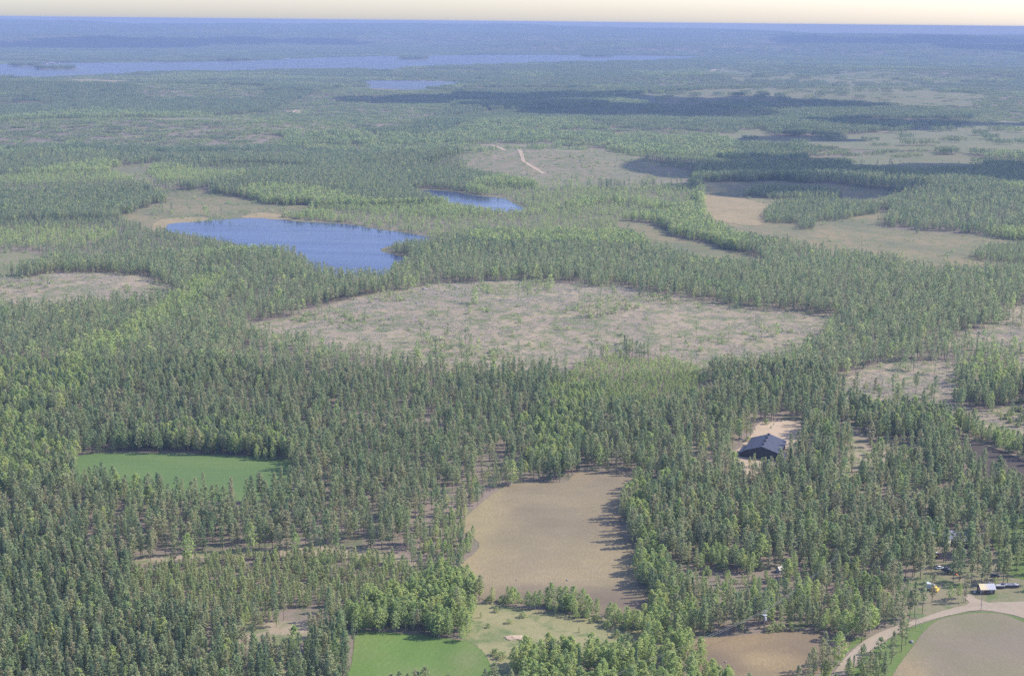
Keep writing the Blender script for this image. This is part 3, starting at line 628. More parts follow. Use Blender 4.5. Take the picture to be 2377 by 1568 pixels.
# outline, share of the 1/9.6 m2 grid that carries a tree, mix of (pine, young, spruce, birch, bush), height range
STANDS = [
    ([(-200, 620), (2600, 560), (2600, 930), (1900, 900), (-200, 930)], 0.52, (0.84, 0.04, 0.07, 0.05, 0), (9.5, 16.5)),
    ([(-200, 900), (2600, 900), (2600, 1800), (-200, 1800)], 0.42, (0.86, 0.06, 0.03, 0.05, 0), (10, 17)),
    ([(280, 930), (1000, 860), (1300, 1000), (1330, 1090), (1230, 1110), (1060, 1210), (1010, 1300), (700, 1290), (260, 1300), (-60, 1230), (-60, 1165), (160, 1165), (650, 1170), (700, 1050), (620, 1000), (320, 990)], 0.32, (0.92, 0.05, 0.02, 0.01, 0), (10.5, 16)),
    ([(540, 790), (640, 795), (850, 830), (1050, 856), (1240, 866), (1330, 850), (1340, 890), (1000, 910), (700, 890), (540, 850)], 0.30, (0.8, 0.14, 0.03, 0.03, 0), (10, 14.5)),
    ([(290, 1312), (420, 1300), (640, 1292), (840, 1302), (1000, 1332), (1050, 1350), (1000, 1400), (830, 1445), (780, 1452), (620, 1436), (510, 1448), (300, 1430)], 0.85, (0.05, 0.92, 0.0, 0.03, 0), (5, 8.5)),
    ([(-200, 1235), (150, 1255), (300, 1312), (300, 1430), (510, 1450), (560, 1505), (650, 1515), (780, 1462), (828, 1470), (812, 1550), (785, 1700), (-200, 1800)], 0.66, (0.60, 0.06, 0.30, 0.04, 0), (10.5, 15)),
    ([(-200, 860), (120, 858), (200, 800), (280, 780), (390, 715), (430, 690), (450, 720), (260, 850), (190, 930), (100, 970), (105, 1030), (172, 1065), (165, 1105), (130, 1130), (-200, 1150)], 0.60, (0.32, 0.02, 0.14, 0.52, 0), (9, 14.5)),
    ([(860, 1462), (820, 1430), (990, 1385), (1055, 1345), (1115, 1392), (1090, 1430), (1066, 1484), (960, 1470)], 0.72, (0.10, 0.05, 0.02, 0.80, 0.03), (9, 12.5)),
    ([(1470, 1130), (1500, 1110), (1530, 1180), (1510, 1300), (1570, 1400), (1640, 1470), (1610, 1492), (1570, 1515), (1522, 1490), (1500, 1430), (1480, 1350), (1452, 1240)], 0.75, (0.25, 0.08, 0.08, 0.55, 0.04), (8.5, 13)),
    ([(1560, 1300), (2000, 1320), (2100, 1395), (2080, 1440), (1980, 1480), (1850, 1460), (1700, 1474), (1590, 1488), (1540, 1400)], 0.66, (0.42, 0.30, 0.04, 0.24, 0), (7.5, 12)),
    ([(1560, 1320), (1760, 1322), (1850, 1345), (1800, 1370), (1640, 1372), (1560, 1350)], 0.40, (0.05, 0.45, 0.0, 0.30, 0.20), (3.5, 6)),
    ([(2225, 845), (2330, 805), (2480, 805), (2480, 925), (2235, 930)], 0.55, (0.35, 0.1, 0.12, 0.40, 0.03), (8, 14)),
    ([(2190, 985), (2480, 1000), (2480, 1085), (2334, 1052), (2240, 1013)], 0.85, (0.04, 0.0, 0.0, 0.90, 0.06), (6, 9)),
    ([(1330, 860), (1420, 826), (1560, 832), (1660, 872), (1640, 935), (1500, 965), (1360, 952), (1310, 905)], 0.8, (0.04, 0.34, 0, 0.62, 0), (3.5, 6.5)),
    ([(1280, 905), (1420, 915), (1400, 960), (1340, 1000), (1260, 985)], 0.55, (0.3, 0.15, 0.05, 0.5, 0), (7, 12)),
    ([(720, 488), (1000, 506), (1230, 503), (1420, 475), (1600, 500), (1430, 512), (1450, 552), (1200, 552), (1010, 556), (860, 528)], 0.42, (0.25, 0.45, 0.03, 0.27, 0), (4, 9)),
    ([(1080, 440), (1260, 440), (1420, 438), (1610, 436), (1620, 490), (1420, 470), (1240, 485), (1190, 465)], 0.5, (0.3, 0.4, 0.05, 0.25, 0), (4, 10)),
    ([(380, 722), (420, 690), (470, 650), (520, 655), (450, 735), (380, 770)], 0.6, (0.25, 0.05, 0.1, 0.6, 0), (8, 13)),
    ([(1980, 950), (2190, 940), (2240, 1010), (2120, 1030), (1990, 1005)], 0.70, (0.55, 0.05, 0.22, 0.18, 0), (12, 16)),
    ([(1190, 990), (1340, 950), (1360, 1060), (1330, 1095), (1230, 1080)], 0.62, (0.35, 0.05, 0.10, 0.50, 0), (9, 13)),
    ([(300, 1000), (620, 1000), (690, 1040), (676, 1068), (640, 1060), (500, 1052), (300, 1047)], 0.85, (0.45, 0.02, 0.25, 0.28, 0), (10, 14)),
    ([(960, 1235), (1076, 1222), (1122, 1256), (1112, 1284), (1060, 1334), (980, 1345)], 0.62, (0.35, 0.2, 0.1, 0.35, 0), (5, 9)),
    ([(1040, 1205), (1117, 1170), (1165, 1130), (1223, 1112), (1310, 1118), (1320, 1085), (1200, 1085), (1110, 1110), (1020, 1190)], 0.5, (0.4, 0.3, 0.12, 0.18, 0), (5, 9.5)),
    ([(2120, 1300), (2480, 1290), (2480, 1420), (2100, 1420)], 0.10, (1, 0, 0, 0, 0), (14, 17)),
    ([(2080, 1200), (2480, 1190), (2480, 1300), (2120, 1305)], 0.30, (0.97, 0, 0.03, 0, 0), (14, 18)),
]
# stands that reach over the edge of an opening
HEDGES = [
    ([(1120, 1390), (1260, 1400), (1400, 1422), (1480, 1444), (1560, 1486), (1540, 1502), (1470, 1470), (1400, 1450), (1250, 1416), (1128, 1402)], 0.8, (0, 0.0, 0, 0.6, 0.4), (5, 9.5)),
    ([(1190, 1720), (1192, 1560), (1215, 1535), (1260, 1526), (1400, 1528), (1540, 1520), (1580, 1500), (1600, 1500), (1640, 1560), (1690, 1610), (1710, 1720)], 0.52, (0.0, 0.0, 0.02, 0.95, 0.03), (9.5, 13.5)),
    ([(1070, 1400), (1108, 1398), (1100, 1440), (1084, 1490), (1064, 1486)], 0.5, (0.0, 0, 0.0, 0.9, 0.1), (7, 11)),
    ([(1470, 1440), (1560, 1490), (1600, 1505), (1560, 1530), (1500, 1500)], 0.45, (0.05, 0, 0.0, 0.85, 0.1), (8, 12)),
    ([(1895, 1640), (1930, 1590), (1965, 1560), (2000, 1548), (2050, 1560), (2040, 1640)], 0.4, (0.6, 0.1, 0.0, 0.3, 0.0), (6, 13)),
]
# outline, chance that a tree of the stand stays, sapling share in the opening
OPEN = [('crop_left', 0), ('centre', 0), ('crop_front', 0), ('meadow', 0.035), ('warm', 0), ('right', 0), ('peat', 0), ('cut_main', 0.13), ('cut_right', 0.10), ('cut_right2', 0.12),
        ('cut_left', 0.06), ('cut_left2', 0.02), ('bare_front', 0.0), ('strip_pine', 0.05), ('lake_shore', 0.02), ('pond_shore', 0.03), ('lake', 0), ('pond', 0), ('bog_left', 0.05), ('bog_right', 0.02), ('sedge_right', 0),
        ('bog_strip', 0.01), ('heath_hill', 0.07), ('heath_right', 0.06), ('heath_right2', 0.08), ('heath_far', 0.10), ('heath_far2', 0.3), ('far_lake', 0), ('small_far_lake', 0), ('far_field', 0), ('sand_far', 0),
        ('strip_far', 0.05), ('glade_left', 0.02), ('yard_barn', 0.04), ('drive_barn', 0.10), ('corner_open', 0), ('road', 0), ('verge', 0), ('farm_drive', 0), ('verge_left', 0)]
# wooded islets that stand in an opening
ISLETS = [[(1770, 500), (1800, 478), (1900, 470), (2030, 478), (2040, 496), (1950, 512), (1850, 520), (1780, 518)], [(1725, 455), (1760, 440), (1850, 440), (1960, 455), (1940, 466), (1800, 464)], [(1850, 525), (1870, 515), (1895, 520), (1885, 534), (1855, 534)],
          [(2250, 600), (2300, 580), (2480, 575), (2480, 615), (2330, 614)]]
KEEP_CLEAR = []   # world discs (x, y, r) kept free of trees: buildings, machines
def clear_at(px, py, r):
    p = at(px, py); KEEP_CLEAR.append((p.x, p.y, r)); return p

def tree_points(y0, y1, cell):
    ys = np.arange(y0, y1, cell); out = []
    half = 0.40
    for y in ys:
        n = int(2 * (half * y + 40) / cell); x = -(half * y + 40) + (np.arange(n) + 0.5) * cell
        out.append(np.stack([x, np.full(n, y)], -1))
    q = np.concatenate(out); q = q + RNG.uniform(-0.48, 0.48, q.shape) * cell
    return q
def classify(q):
    x, y = q[:, 0], q[:, 1]; z = ground_z(x, y); px, py = to_px(x, y, z); n = len(q)
    jx, jy = (vnoise(x, y, 21, 41) - 0.5) * 15, (vnoise(x, y, 23, 42) - 0.5) * 34; rpx, rpy = to_px(x + jx, y + jy, z)   # ragged edges of the wild openings
    WILD = ('cut_main', 'cut_right', 'cut_right2', 'cut_left', 'cut_left2', 'bog_left', 'bog_right', 'bog_strip', 'heath_hill', 'heath_right', 'heath_right2', 'bare_front', 'strip_pine', 'drive_barn')
    keep = np.full(n, 0.76); mixw = np.tile(np.array([0.62, 0.03, 0.30, 0.05, 0.0]), (n, 1)); hlo = np.full(n, 10.5); hhi = np.full(n, 15.5)
    # far stands differ in age and density
    big = vnoise(x, y, 260, 3); mid = vnoise(x, y, 70, 4)
    far = py < 620
    young = far & (big > 0.70); hlo[young] = 6; hhi[young] = 10; keep[young] = 0.62
    bir = far & (vnoise(x, y, 190, 6) > 0.76); mixw[bir] = (0.35, 0.05, 0.05, 0.55, 0)
    thin = far & (vnoise(x, y, 330, 8) > 0.74); keep[thin] = 0.35
    for poly, k, mw, (a, b) in STANDS:
        m = in_poly(rpx, rpy, poly); keep[m] = k; mixw[m] = mw; hlo[m] = a; hhi[m] = b
    keep = keep * np.clip(0.55 + 0.9 * mid, 0.4, 1.3)
    sap = np.zeros(n, bool); sapf = np.full(n, 0.95)
    for name, k in OPEN:
        m = in_poly(rpx, rpy, P[name]) if name in WILD else in_poly(px, py, P[name]); keep[m] = k * np.where(vnoise(x, y, 34, 31) + 0.35 * vnoise(x, y, 9, 32) > 0.86, 4.0, 0.4)[m]; sap = (sap & ~m) | (m & (k > 0)); sapf[m] = 0.72 if name in ('cut_right', 'cut_right2', 'strip_pine', 'drive_barn') else 0.95
    for poly in ISLETS:
        m = in_poly(px, py, poly); keep[m] = 0.8; sap[m] = False; hlo[m] = 7; hhi[m] = 12
    for poly, k, mw, (a, b) in HEDGES:
        m = in_poly(px, py, poly) & ~in_poly(px, py, P['road']); keep[m] = k; sap[m] = False; mixw[m] = mw; hlo[m] = a; hhi[m] = b
    for cx, cy_, r in KEEP_CLEAR:
        keep[(x - cx) ** 2 + (y - cy_) ** 2 < r * r] = 0
    ok = RNG.random(n) < keep
    u = RNG.random(n) * mixw.sum(1); kind = (u[:, None] > np.cumsum(mixw, 1)).sum(1)
    h = hlo + (hhi - hlo) * RNG.random(n) ** 0.8
    h = np.where(kind == 4, RNG.uniform(1.8, 3.6, n), np.where(kind == 1, np.minimum(h, RNG.uniform(4, 8.5, n)), np.where(kind == 3, h * 0.92, h)))
    s2 = sap & (RNG.random(n) < sapf); kind = np.where(s2, np.where(RNG.random(n) < 0.55, 1, 4), kind); h = np.where(s2, 1.0 + 3.4 * RNG.random(n) ** 1.6, h)
    return ok, kind, h, px, py, z

# buildings and machines first reserve their ground
BARN = at(1767.5, 1064.5)
for bx_, by_, br_ in ((4.2, 13, 19), (0.7, 0.5, 13), (-4, -9, 8), (3, -12, 9)): KEEP_CLEAR.append((BARN.x + bx_, BARN.y + by_, br_))
S_COTTAGE = clear_at(2288, 1374, 7); S_MACHINE = clear_at(2158, 1368, 6); S_TRACTOR = clear_at(2206, 1332, 5); S_ORANGE = clear_at(2172, 1294, 4)
S_HOUSE = clear_at(2232, 1262, 7); S_OUTB = clear_at(2150, 1248, 6); S_SHED = clear_at(1812, 1326, 4); S_WHITE = clear_at(1986, 1316, 3); S_CAR = clear_at(2182, 1320, 4)
S_ANNEX = clear_at(2198, 1266, 4)
for p in ((2320, 1366), (2345, 1364), (2375, 1366)): clear_at(*p, 5)
for p_, n_ in ((S_HOUSE, 5), (S_OUTB, 5), (S_ANNEX, 9), (S_MACHINE, 8), (S_TRACTOR, 10), (S_ORANGE, 10), (S_SHED, 10)):   # open ground on the near side of each
    for k_ in range(0, n_, 4): KEEP_CLEAR.append((p_.x * (1 - (4 + k_) / p_.y), p_.y - 4 - k_, 3.2))

q = tree_points(425, 1000, 3.1); ok, kind, h, px, py, z = classify(q)
NEAR = dict(x=q[ok, 0], y=q[ok, 1], z=z[ok], kind=kind[ok], h=h[ok], px=px[ok], py=py[ok])
q = tree_points(1000, 2600, 3.3); ok, kind, h, px, py, z = classify(q)
MIDT = dict(x=q[ok, 0], y=q[ok, 1], z=z[ok], kind=kind[ok], h=h[ok])
# single trees that the photograph lets one name: kind, base pixel, height, label
NAMED = [
    ('pine', 2040, 1562, 15.5, 'big leaning-crowned pine in the roadside clump left of the corner field'),
    ('pine', 2068, 1540, 14, 'second pine of the roadside clump, nearer the corner field'),
    ('pine', 2018, 1588, 14, 'front left pine of the roadside clump beside the gravel road'),
    ('pine', 2092, 1512, 17, 'tall thin pine with gaps in its crown beside the road bend'),
    ('pine', 2102, 1496, 12, 'shorter pine just behind the tall thin roadside pine'),
    ('pine', 2052, 1600, 12, 'low pine at the bottom edge of the roadside clump'),
    ('birch', 1958, 1482, 13, 'broad birch at the corner of the warm brown field'),
    ('birch', 1993, 1479, 12, 'pointed birch between the field corner birch and the road'),
    ('birch', 2020, 1468, 13, 'tall pointed birch beside the hidden stretch of road'),
    ('birch', 2206, 1393, 7.5, 'left birch of the round pair on the lawn left of the cottage'),
    ('birch', 2226, 1388, 7.5, 'right birch of the round pair on the lawn left of the cottage'),
    ('pine', 2163, 1398, 14, 'single pine on the grass in front of the yellow machine'),
    ('pine', 2212, 1350, 16, 'left pine of two beside the dark tractor in the farmyard'),
    ('pine', 2226, 1349, 16, 'right pine of two beside the dark tractor in the farmyard'),
    ('pine', 2136, 1345, 17, 'broad pine at the left side of the farmyard'),
    ('pine', 2278, 1359, 17, 'tall pine right behind the cottage roof'),
    ('pine', 2290, 1352, 15, 'smaller pine behind the right end of the cottage roof'),
    ('pine', 2314, 1356, 17, 'pine in front of the board stacks right of the cottage'),
    ('pine', 2253, 1327, 17, 'left pine of two on bare ground behind the cottage'),
    ('pine', 2269, 1327, 16, 'right pine of two on bare ground behind the cottage'),
    ('pine', 2335, 1343, 17, 'wide-crowned pine beside the lawn behind the board stacks'),
    ('pine', 2160, 1340, 15, 'pine beside the white-covered machine in the farmyard'),
    ('birch', 2310, 1362, 5, 'small birch sapling at the end of the board stacks'),
    ('pine', 1809, 1088, 13, 'slim pine standing in front of the barn right corner'),
    ('young', 1751, 1082, 8, 'small pine in front of the left half of the barn gable'),
    ('young', 1741, 1086, 7, 'smaller leftmost pine in front of the barn gable'),
    ('young', 1774, 1088, 7.5, 'small pine in front of the middle of the barn gable'),
    ('pine', 1742, 1018, 11, 'thin bare-stemmed pine on the sand behind the barn left side'),
    ('pine', 1728, 1003, 10, 'thin pine farther back on the sand behind the barn'),
    ('pine', 1833, 1050, 12, 'pine close to the right wall of the barn'),
    ('bush', 1786, 1466, 3.0, 'leftmost round bush on the far edge of the warm brown field'),
    ('bush', 1797, 1462, 4.0, 'taller bush next to the leftmost one on the warm field edge'),
    ('bush', 1814, 1463, 3.8, 'third bush along the far edge of the warm brown field'),
    ('bush', 1834, 1462, 3.8, 'rightmost round bush on the far edge of the warm brown field'),
    ('birch', 1190, 1392, 6.5, 'small birch standing alone at the lower left field edge'),
    ('birch', 1196, 1398, 7.0, 'slim birch beside the lone field-edge birch'),
    ('birch', 1268, 1402, 8.0, 'leftmost birch of the big clump below the tan field'),
    ('birch', 1280, 1404, 10.5, 'second birch of the big clump below the tan field'),
    ('birch', 1298, 1406, 9.5, 'middle birch of the big clump below the tan field'),
    ('birch', 1312, 1409, 10, 'fourth birch of the big clump below the tan field'),
    ('birch', 1330, 1411, 10.5, 'rightmost tall birch of the big clump below the tan field'),
    ('birch', 1352, 1413, 9.5, 'white-stemmed birch just right of the big clump'),
    ('birch', 1457, 1452, 9, 'round birch at the right end of the meadow hedge'),
    ('birch', 1482, 1468, 10, 'tall birch at the right end of the dry meadow'),
    ('birch', 1500, 1480, 10.5, 'birch over the shadowed corner of the dry meadow'),
    ('bush', 1152, 1420, 2.6, 'small bush near the upper left end of the dry meadow'), ('bush', 1214, 1432, 2.8, 'round bush alone on the upper part of the dry meadow'),
    ('bush', 1182, 1446, 2.2, 'low bush on the left half of the dry meadow'), ('bush', 1148, 1520, 3.2, 'dark bush where the dry meadow narrows'), ('bush', 1165, 1528, 3.4, 'broad bush beside the dark one in the meadow neck'),
    ('bush', 1432, 1478, 3.2, 'bush on the right side of the dry meadow'), ('bush', 1455, 1488, 3.4, 'broad bush on the meadow nearest its shadowed corner'), ('bush', 1410, 1456, 3.6, 'bush in the middle of the meadow hedge line'),
    ('birch', 598, 1066, 9, 'left birch of the bright clump on the far side of the left crop field'), ('birch', 616, 1067, 7.5, 'middle birch of the bright clump by the left crop field'), ('birch', 634, 1068, 8, 'right birch of the bright clump by the left crop field'),
    ('spruce', 1450, 812, 12, 'dark pointed spruce at the near edge of the main clear-cut'), ('pine', 1225, 690, 9, 'lone seed pine on the main clear-cut'),
]
named_rows = []
for kd, bx, by, hh, lb in NAMED:
    p = at(bx, by); k = KINDS.index(kd)
    d2 = (NEAR['x'] - p.x) ** 2 + (NEAR['y'] - p.y) ** 2
    sel = d2 > 2.2 ** 2
    for key in NEAR: NEAR[key] = NEAR[key][sel]
    named_rows.append((p, k, hh, lb))

# individuals: of each kind the trees that show largest
NAMES = {'pine': ('pine_tree', 'pine'), 'young': ('young_pine', 'pine'), 'spruce': ('spruce_tree', 'spruce'), 'birch': ('birch_tree', 'birch'), 'bush': ('bush', 'bush')}
QUOTA = {'pine': 255, 'young': 240, 'spruce': 230, 'birch': 250, 'bush': 90}
REGIONS = [((-200, 300, 1430, 1800), 'the bottom left corner wood'), ((300, 560, 1430, 1800), 'the bottom wood left of bare patch'), ((560, 840, 1440, 1800), 'the wood left of front green field'),
     ((-200, 300, 1230, 1430), 'the left wood below the sparse pines'), ((300, 560, 1290, 1440), 'the left half of young plantation'), ((560, 820, 1290, 1440), 'the right half of young plantation'),
     ((820, 1130, 1340, 1500), 'the birches behind the front green field'), ((820, 1080, 1240, 1345), 'the wood left of tan field'), ((1130, 1560, 1380, 1515), 'the hedge above the dry meadow'),
     ((1130, 1300, 1515, 1800), 'the left end of bottom birch grove'), ((1300, 1450, 1515, 1800), 'the middle of bottom birch grove'), ((1450, 1580, 1515, 1800), 'the right half of bottom birch grove'), ((1580, 1720, 1500, 1800), 'the right tip of bottom birch grove'),
     ((1430, 1620, 1260, 1515), 'the lower strip right of tan field'), ((1430, 1560, 1080, 1260), 'the upper strip right of tan field'),
     ((1540, 1700, 1370, 1500), 'the thicket left above warm field'), ((1700, 1870, 1370, 1480), 'the thicket behind the warm field'), ((1870, 2110, 1370, 1500), 'the wood between warm field and farm'),
     ((1540, 1800, 1290, 1380), 'the young growth by the pale shed'), ((1800, 2110, 1230, 1380), 'the wood left of the farmyard'), ((2080, 2600, 1180, 1310), 'the tall pines round the farmhouse'), ((2100, 2600, 1300, 1430), 'the farmyard'),
     ((1880, 2140, 1480, 1800), 'the clump by the gravel road'), ((-200, 200, 850, 1230), 'the left edge birch band'), ((200, 700, 980, 1072), 'the wood behind the left green field'), ((160, 700, 1100, 1300), 'the pines before the left green field'),
     ((700, 1080, 1000, 1300), 'the sparse pines left of tan field'), ((1560, 2110, 1080, 1310), 'the pine wood before the dark barn')]
def region_words(px, py):
    for (a, b, c, d), w in REGIONS:
        if a <= px < b and c <= py < d: return w
    return 'the wood left of centre' if px < 1080 else 'the wood above the tan field' if px < 1500 else 'the wood beside the dark barn' if py > 900 else 'the wood behind the dark barn'
def add_tree(kind, v, loc, h, rz, label, group, tilt=0.0, wide=1.0):
    tm, cm, _o = PROTO[kind, 0][v]; nm, ct = NAMES[kind]; s = h / NOM_H[kind]
    e = empty(nm, loc, rz); e.scale = (s * wide, s * wide, s); e.rotation_euler = (tilt, 0, rz)
    tag(e, label, ct, group)
    for n_, m_ in (('trunk', tm), ('crown', cm)):
        link(n_, m_, e)
    return e
vis = (NEAR['px'] > -25) & (NEAR['px'] < PW + 25)
tx, ty = to_px(NEAR['x'], NEAR['y'], NEAR['z'] + NEAR['h']); vis &= (ty < PH - 6) & (tx > 4) & (tx < PW - 4)
size_px = NEAR['py'] - ty
single = np.zeros(len(NEAR['x']), bool)
for k, kd in enumerate(KINDS):
    c = np.where(vis & (NEAR['kind'] == k))[0]; c = c[np.argsort(-size_px[c])][:QUOTA[kd]]; single[c] = True
LOOK = {'pine': 'grey-green pine', 'young': 'young pine', 'spruce': 'dark spruce', 'birch': 'light green birch', 'bush': 'leafy bush'}
members = {}
for i in np.where(single)[0]:
    members.setdefault((NEAR['kind'][i], region_words(NEAR['px'][i], NEAR['py'][i])), []).append(i)
for (k, w), ids_ in members.items():
    kd = KINDS[k]; ids_ = np.array(ids_); n = len(ids_)
    rank = lambda v: np.argsort(np.argsort(v)) / max(1, n - 1)
    rx_, ry_, rh_ = rank(NEAR['px'][ids_]), rank(NEAR['py'][ids_]), rank(NEAR['h'][ids_]); wides = RNG.uniform(0.85, 1.2, n); rw_ = rank(wides)
    word = lambda r, t: t[0] if r < 0.34 else t[1] if r < 0.67 else t[2]
    for j, i in enumerate(ids_):
        if n < 3: pos = ''
        else: pos = (word(ry_[j], ('back', 'middle', 'front')) + ' ' + word(rx_[j], ('left', 'centre', 'right'))).replace('middle centre', 'very middle')
        lk = ' '.join(x for x in (word(rw_[j], ('slim', '', 'broad')) if n > 2 else '', word(rh_[j], ('short', '', 'tall')) if n > 2 else '', LOOK[kd]) if x)
        lb = lk + (', %s of %s' % (pos, w) if pos else ' in ' + w)
        add_tree(kd, int(RNG.integers(NVAR)), (NEAR['x'][i], NEAR['y'][i], NEAR['z'][i] - 0.05), NEAR['h'][i], RNG.uniform(0, 6.28), lb, '%s in %s' % (NAMES[kd][0].replace('_', ' ').replace('young pine', 'young pine tree') + ('es' if kd == 'bush' else 's'), w), RNG.normal(0, 0.02), wides[j])
for p, k, hh, lb in named_rows:
    add_tree(KINDS[k], int(RNG.integers(NVAR)), (p.x, p.y, p.z - 0.05), hh, RNG.uniform(0, 6.28), lb, None, RNG.normal(0, 0.03), RNG.uniform(0.95, 1.2))

STUFF_NAMES = {'pine': ('pine_forest', 'grey-green pine forest standing over the whole landscape', 'forest'), 'young': ('young_pine_growth', 'dense young pines in plantations and on clear-cuts', 'young forest'), 'spruce': ('spruce_forest', 'dark narrow spruces mixed into the pine forest', 'forest'),
               'birch': ('birch_forest', 'light green birch woods between the fields and pines', 'forest'), 'bush': ('undergrowth', 'low leafy shrubs along clearings and field edges', 'shrubs')}
for k, kd in enumerate(KINDS):
    for lod, T, m in ((0, NEAR, (NEAR['kind'] == k) & ~single), (1, MIDT, MIDT['kind'] == k)):
        n = int(m.sum())
        if not n: continue
        s = T['h'][m] / NOM_H[kd]; wd = s * RNG.uniform(0.76, 1.30, n) * (1.0 if lod == 0 else 1.05)
        nm, lb, ct = STUFF_NAMES[kd]
        scatter(nm if lod == 0 else 'far_' + nm, np.stack([T['x'][m], T['y'][m], T['z'][m] - 0.05], -1), RNG.integers(0, NVAR, n), np.stack([wd, wd, s], -1),
                np.stack([RNG.normal(0, 0.025, n), RNG.normal(0, 0.025, n), RNG.uniform(0, 6.28, n)], -1), PCOL[kd, lod], lb + (' beyond the middle clear-cut' if lod else ''), ct)
# distant woodland
pts, ids, sc_ = [], [], []
for y0, y1, cell, s in ((2580, 5200, 31, 1.0), (5200, 11200, 44, 1.3), (11200, 21500, 75, 2.0)):
    q = tree_points(y0, y1, cell); x, y = q[:, 0], q[:, 1]; z = ground_z(x, y); px, py = to_px(x, y, z)
    keep = np.full(len(q), 0.96); low = (vnoise(x, y, 420, 8) > 0.74) | (vnoise(x, y, 800, 12) > 0.82); keep[low] = 0.8
    for name, k in OPEN:
        m = in_poly(px, py, P[name]); keep[m] = k * 1.2
    bright = (vnoise(x, y, 300, 6) > 0.76) | (low & (RNG.random(len(q)) < 0.5))
    hs = np.where(low, 0.32, np.where(vnoise(x, y, 380, 3) > 0.62, 0.65, 1.0)) * RNG.uniform(0.85, 1.1, len(q))
    ok = RNG.random(len(q)) < keep
    idn = np.where(bright, RNG.integers(5, 8, len(q)), RNG.integers(0, 5, len(q)))
    pts.append(np.stack([x, y, z - 0.3], -1)[ok]); ids.append(idn[ok]); sc_.append(np.stack([np.full(len(q), s * 0.82)] * 2 + [hs * (1.0 if s < 2 else 1.15)], -1)[ok])
# wooded islands of the long lake
for ipx, ipy, rx, ry in ((960, 138, 95, 40), (130, 162, 95, 20), (60, 155, 80, 18), (545, 143, 90, 14), (1385, 133, 120, 16)):
    c = at(ipx, ipy)
    for _ in range(max(6, int(rx * ry / 70))):
        a = RNG.uniform(0, 6.28); r = math.sqrt(RNG.random())
        pts.append(np.array([[c.x + math.cos(a) * rx * r, c.y + math.sin(a) * ry * 3 * r, 1.3]])); ids.append(np.array([RNG.integers(0, 5)])); sc_.append(np.array([[0.7, 0.7, 1.5]]))
pts = np.concatenate(pts); n = len(pts)
scatter('distant_woodland', pts, np.concatenate(ids), np.concatenate(sc_), np.stack([np.zeros(n), np.zeros(n), RNG.integers(0, 4, n) * math.pi / 2], -1), PATCH, 'blue-green woodland carpeting the land to the skyline', 'woodland')
print('TREES', len(NEAR['x']), len(MIDT['x']), n, int(single.sum()))
# islands themselves
for ipx, ipy, rx, ry, lb in ((960, 138, 110, 52, 'larger wooded island in the long distant lake'), (130, 162, 110, 28, 'small wooded island near the left end of the long lake'), (60, 155, 95, 26, 'wooded point at the far left of the long lake'), (545, 143, 105, 20, 'dark wooded point on the far shore of the long lake'), (1385, 133, 135, 22, 'low wooded islet near the right end of the long lake')):
    c = at(ipx, ipy); a = np.linspace(0, 2 * np.pi, 24, endpoint=False); jit = 1 + RNG.uniform(-0.15, 0.15, 24)
    ring = np.stack([c.x + np.cos(a) * rx * jit, c.y + np.sin(a) * ry * 3 * jit, np.full(24, 1.25)], -1)
    top = np.stack([c.x + np.cos(a) * rx * jit * 0.8, c.y + np.sin(a) * ry * 2.4 * jit, np.full(24, 2.6)], -1)
    V = np.concatenate([ring, top, [[c.x, c.y, 3.2]]]); F_ = [(i, (i + 1) % 24, 24 + (i + 1) % 24, 24 + i) for i in range(24)]
    me = bpy.data.meshes.new('island'); me.from_pydata(V.tolist(), [], F_ + [(24 + i, 24 + (i + 1) % 24, 48) for i in range(24)]); me.materials.append(M['ground'])
    tag(link('island', me), lb, 'island', kind='structure')

# ------------------------------------------------------------------ slash and stones on the clearings
def debris_proto(seed):
    rng = np.random.default_rng(seed); parts = []
    for _ in range(9):
        a = rng.uniform(0, 3.14); l = rng.uniform(0.8, 3.2); c = np.array([rng.normal(0, 1.2), rng.normal(0, 1.2), rng.uniform(0.1, 0.35)])
        d = np.array([math.cos(a) * l / 2, math.sin(a) * l / 2, rng.normal(0, 0.12)]); parts.append(limb(c - d, c + d, rng.uniform(0.05, 0.14)))
    V, F_ = cat(parts); return mesh_arrays('slash', V, F_, [M['slash']])
M['slash'] = plain('dead_branches', (0.36, 0.32, 0.28), 0.9, var=0.35, scale=0.6)
DEB = bpy.data.collections.new('prototypes_slash')
for v in range(5): DEB.objects.link(bpy.data.objects.new('proto_slash_%d' % v, debris_proto(90 + v)))
q = np.concatenate([tree_points(600, 1000, 3.4), tree_points(1000, 1500, 3.8)]); z = ground_z(q[:, 0], q[:, 1]); px, py = to_px(q[:, 0], q[:, 1], z)
m = np.zeros(len(q), bool)
for nme in ('cut_main', 'cut_right', 'cut_right2', 'cut_left', 'bare_front'): m |= in_poly(px, py, P[nme])
m &= RNG.random(len(q)) < 0.4 + 0.6 * (vnoise(q[:, 0], q[:, 1], 18, 21) > 0.55); n = int(m.sum()); s = RNG.uniform(0.6, 1.25, n)
scatter('logging_slash', np.stack([q[m, 0], q[m, 1], z[m] + 0.18], -1), RNG.integers(0, 5, n), np.stack([s, s, s], -1), np.stack([np.zeros(n), np.zeros(n), RNG.uniform(0, 6.28, n)], -1), DEB, 'grey dead branches left lying over the clear-cuts', 'slash')

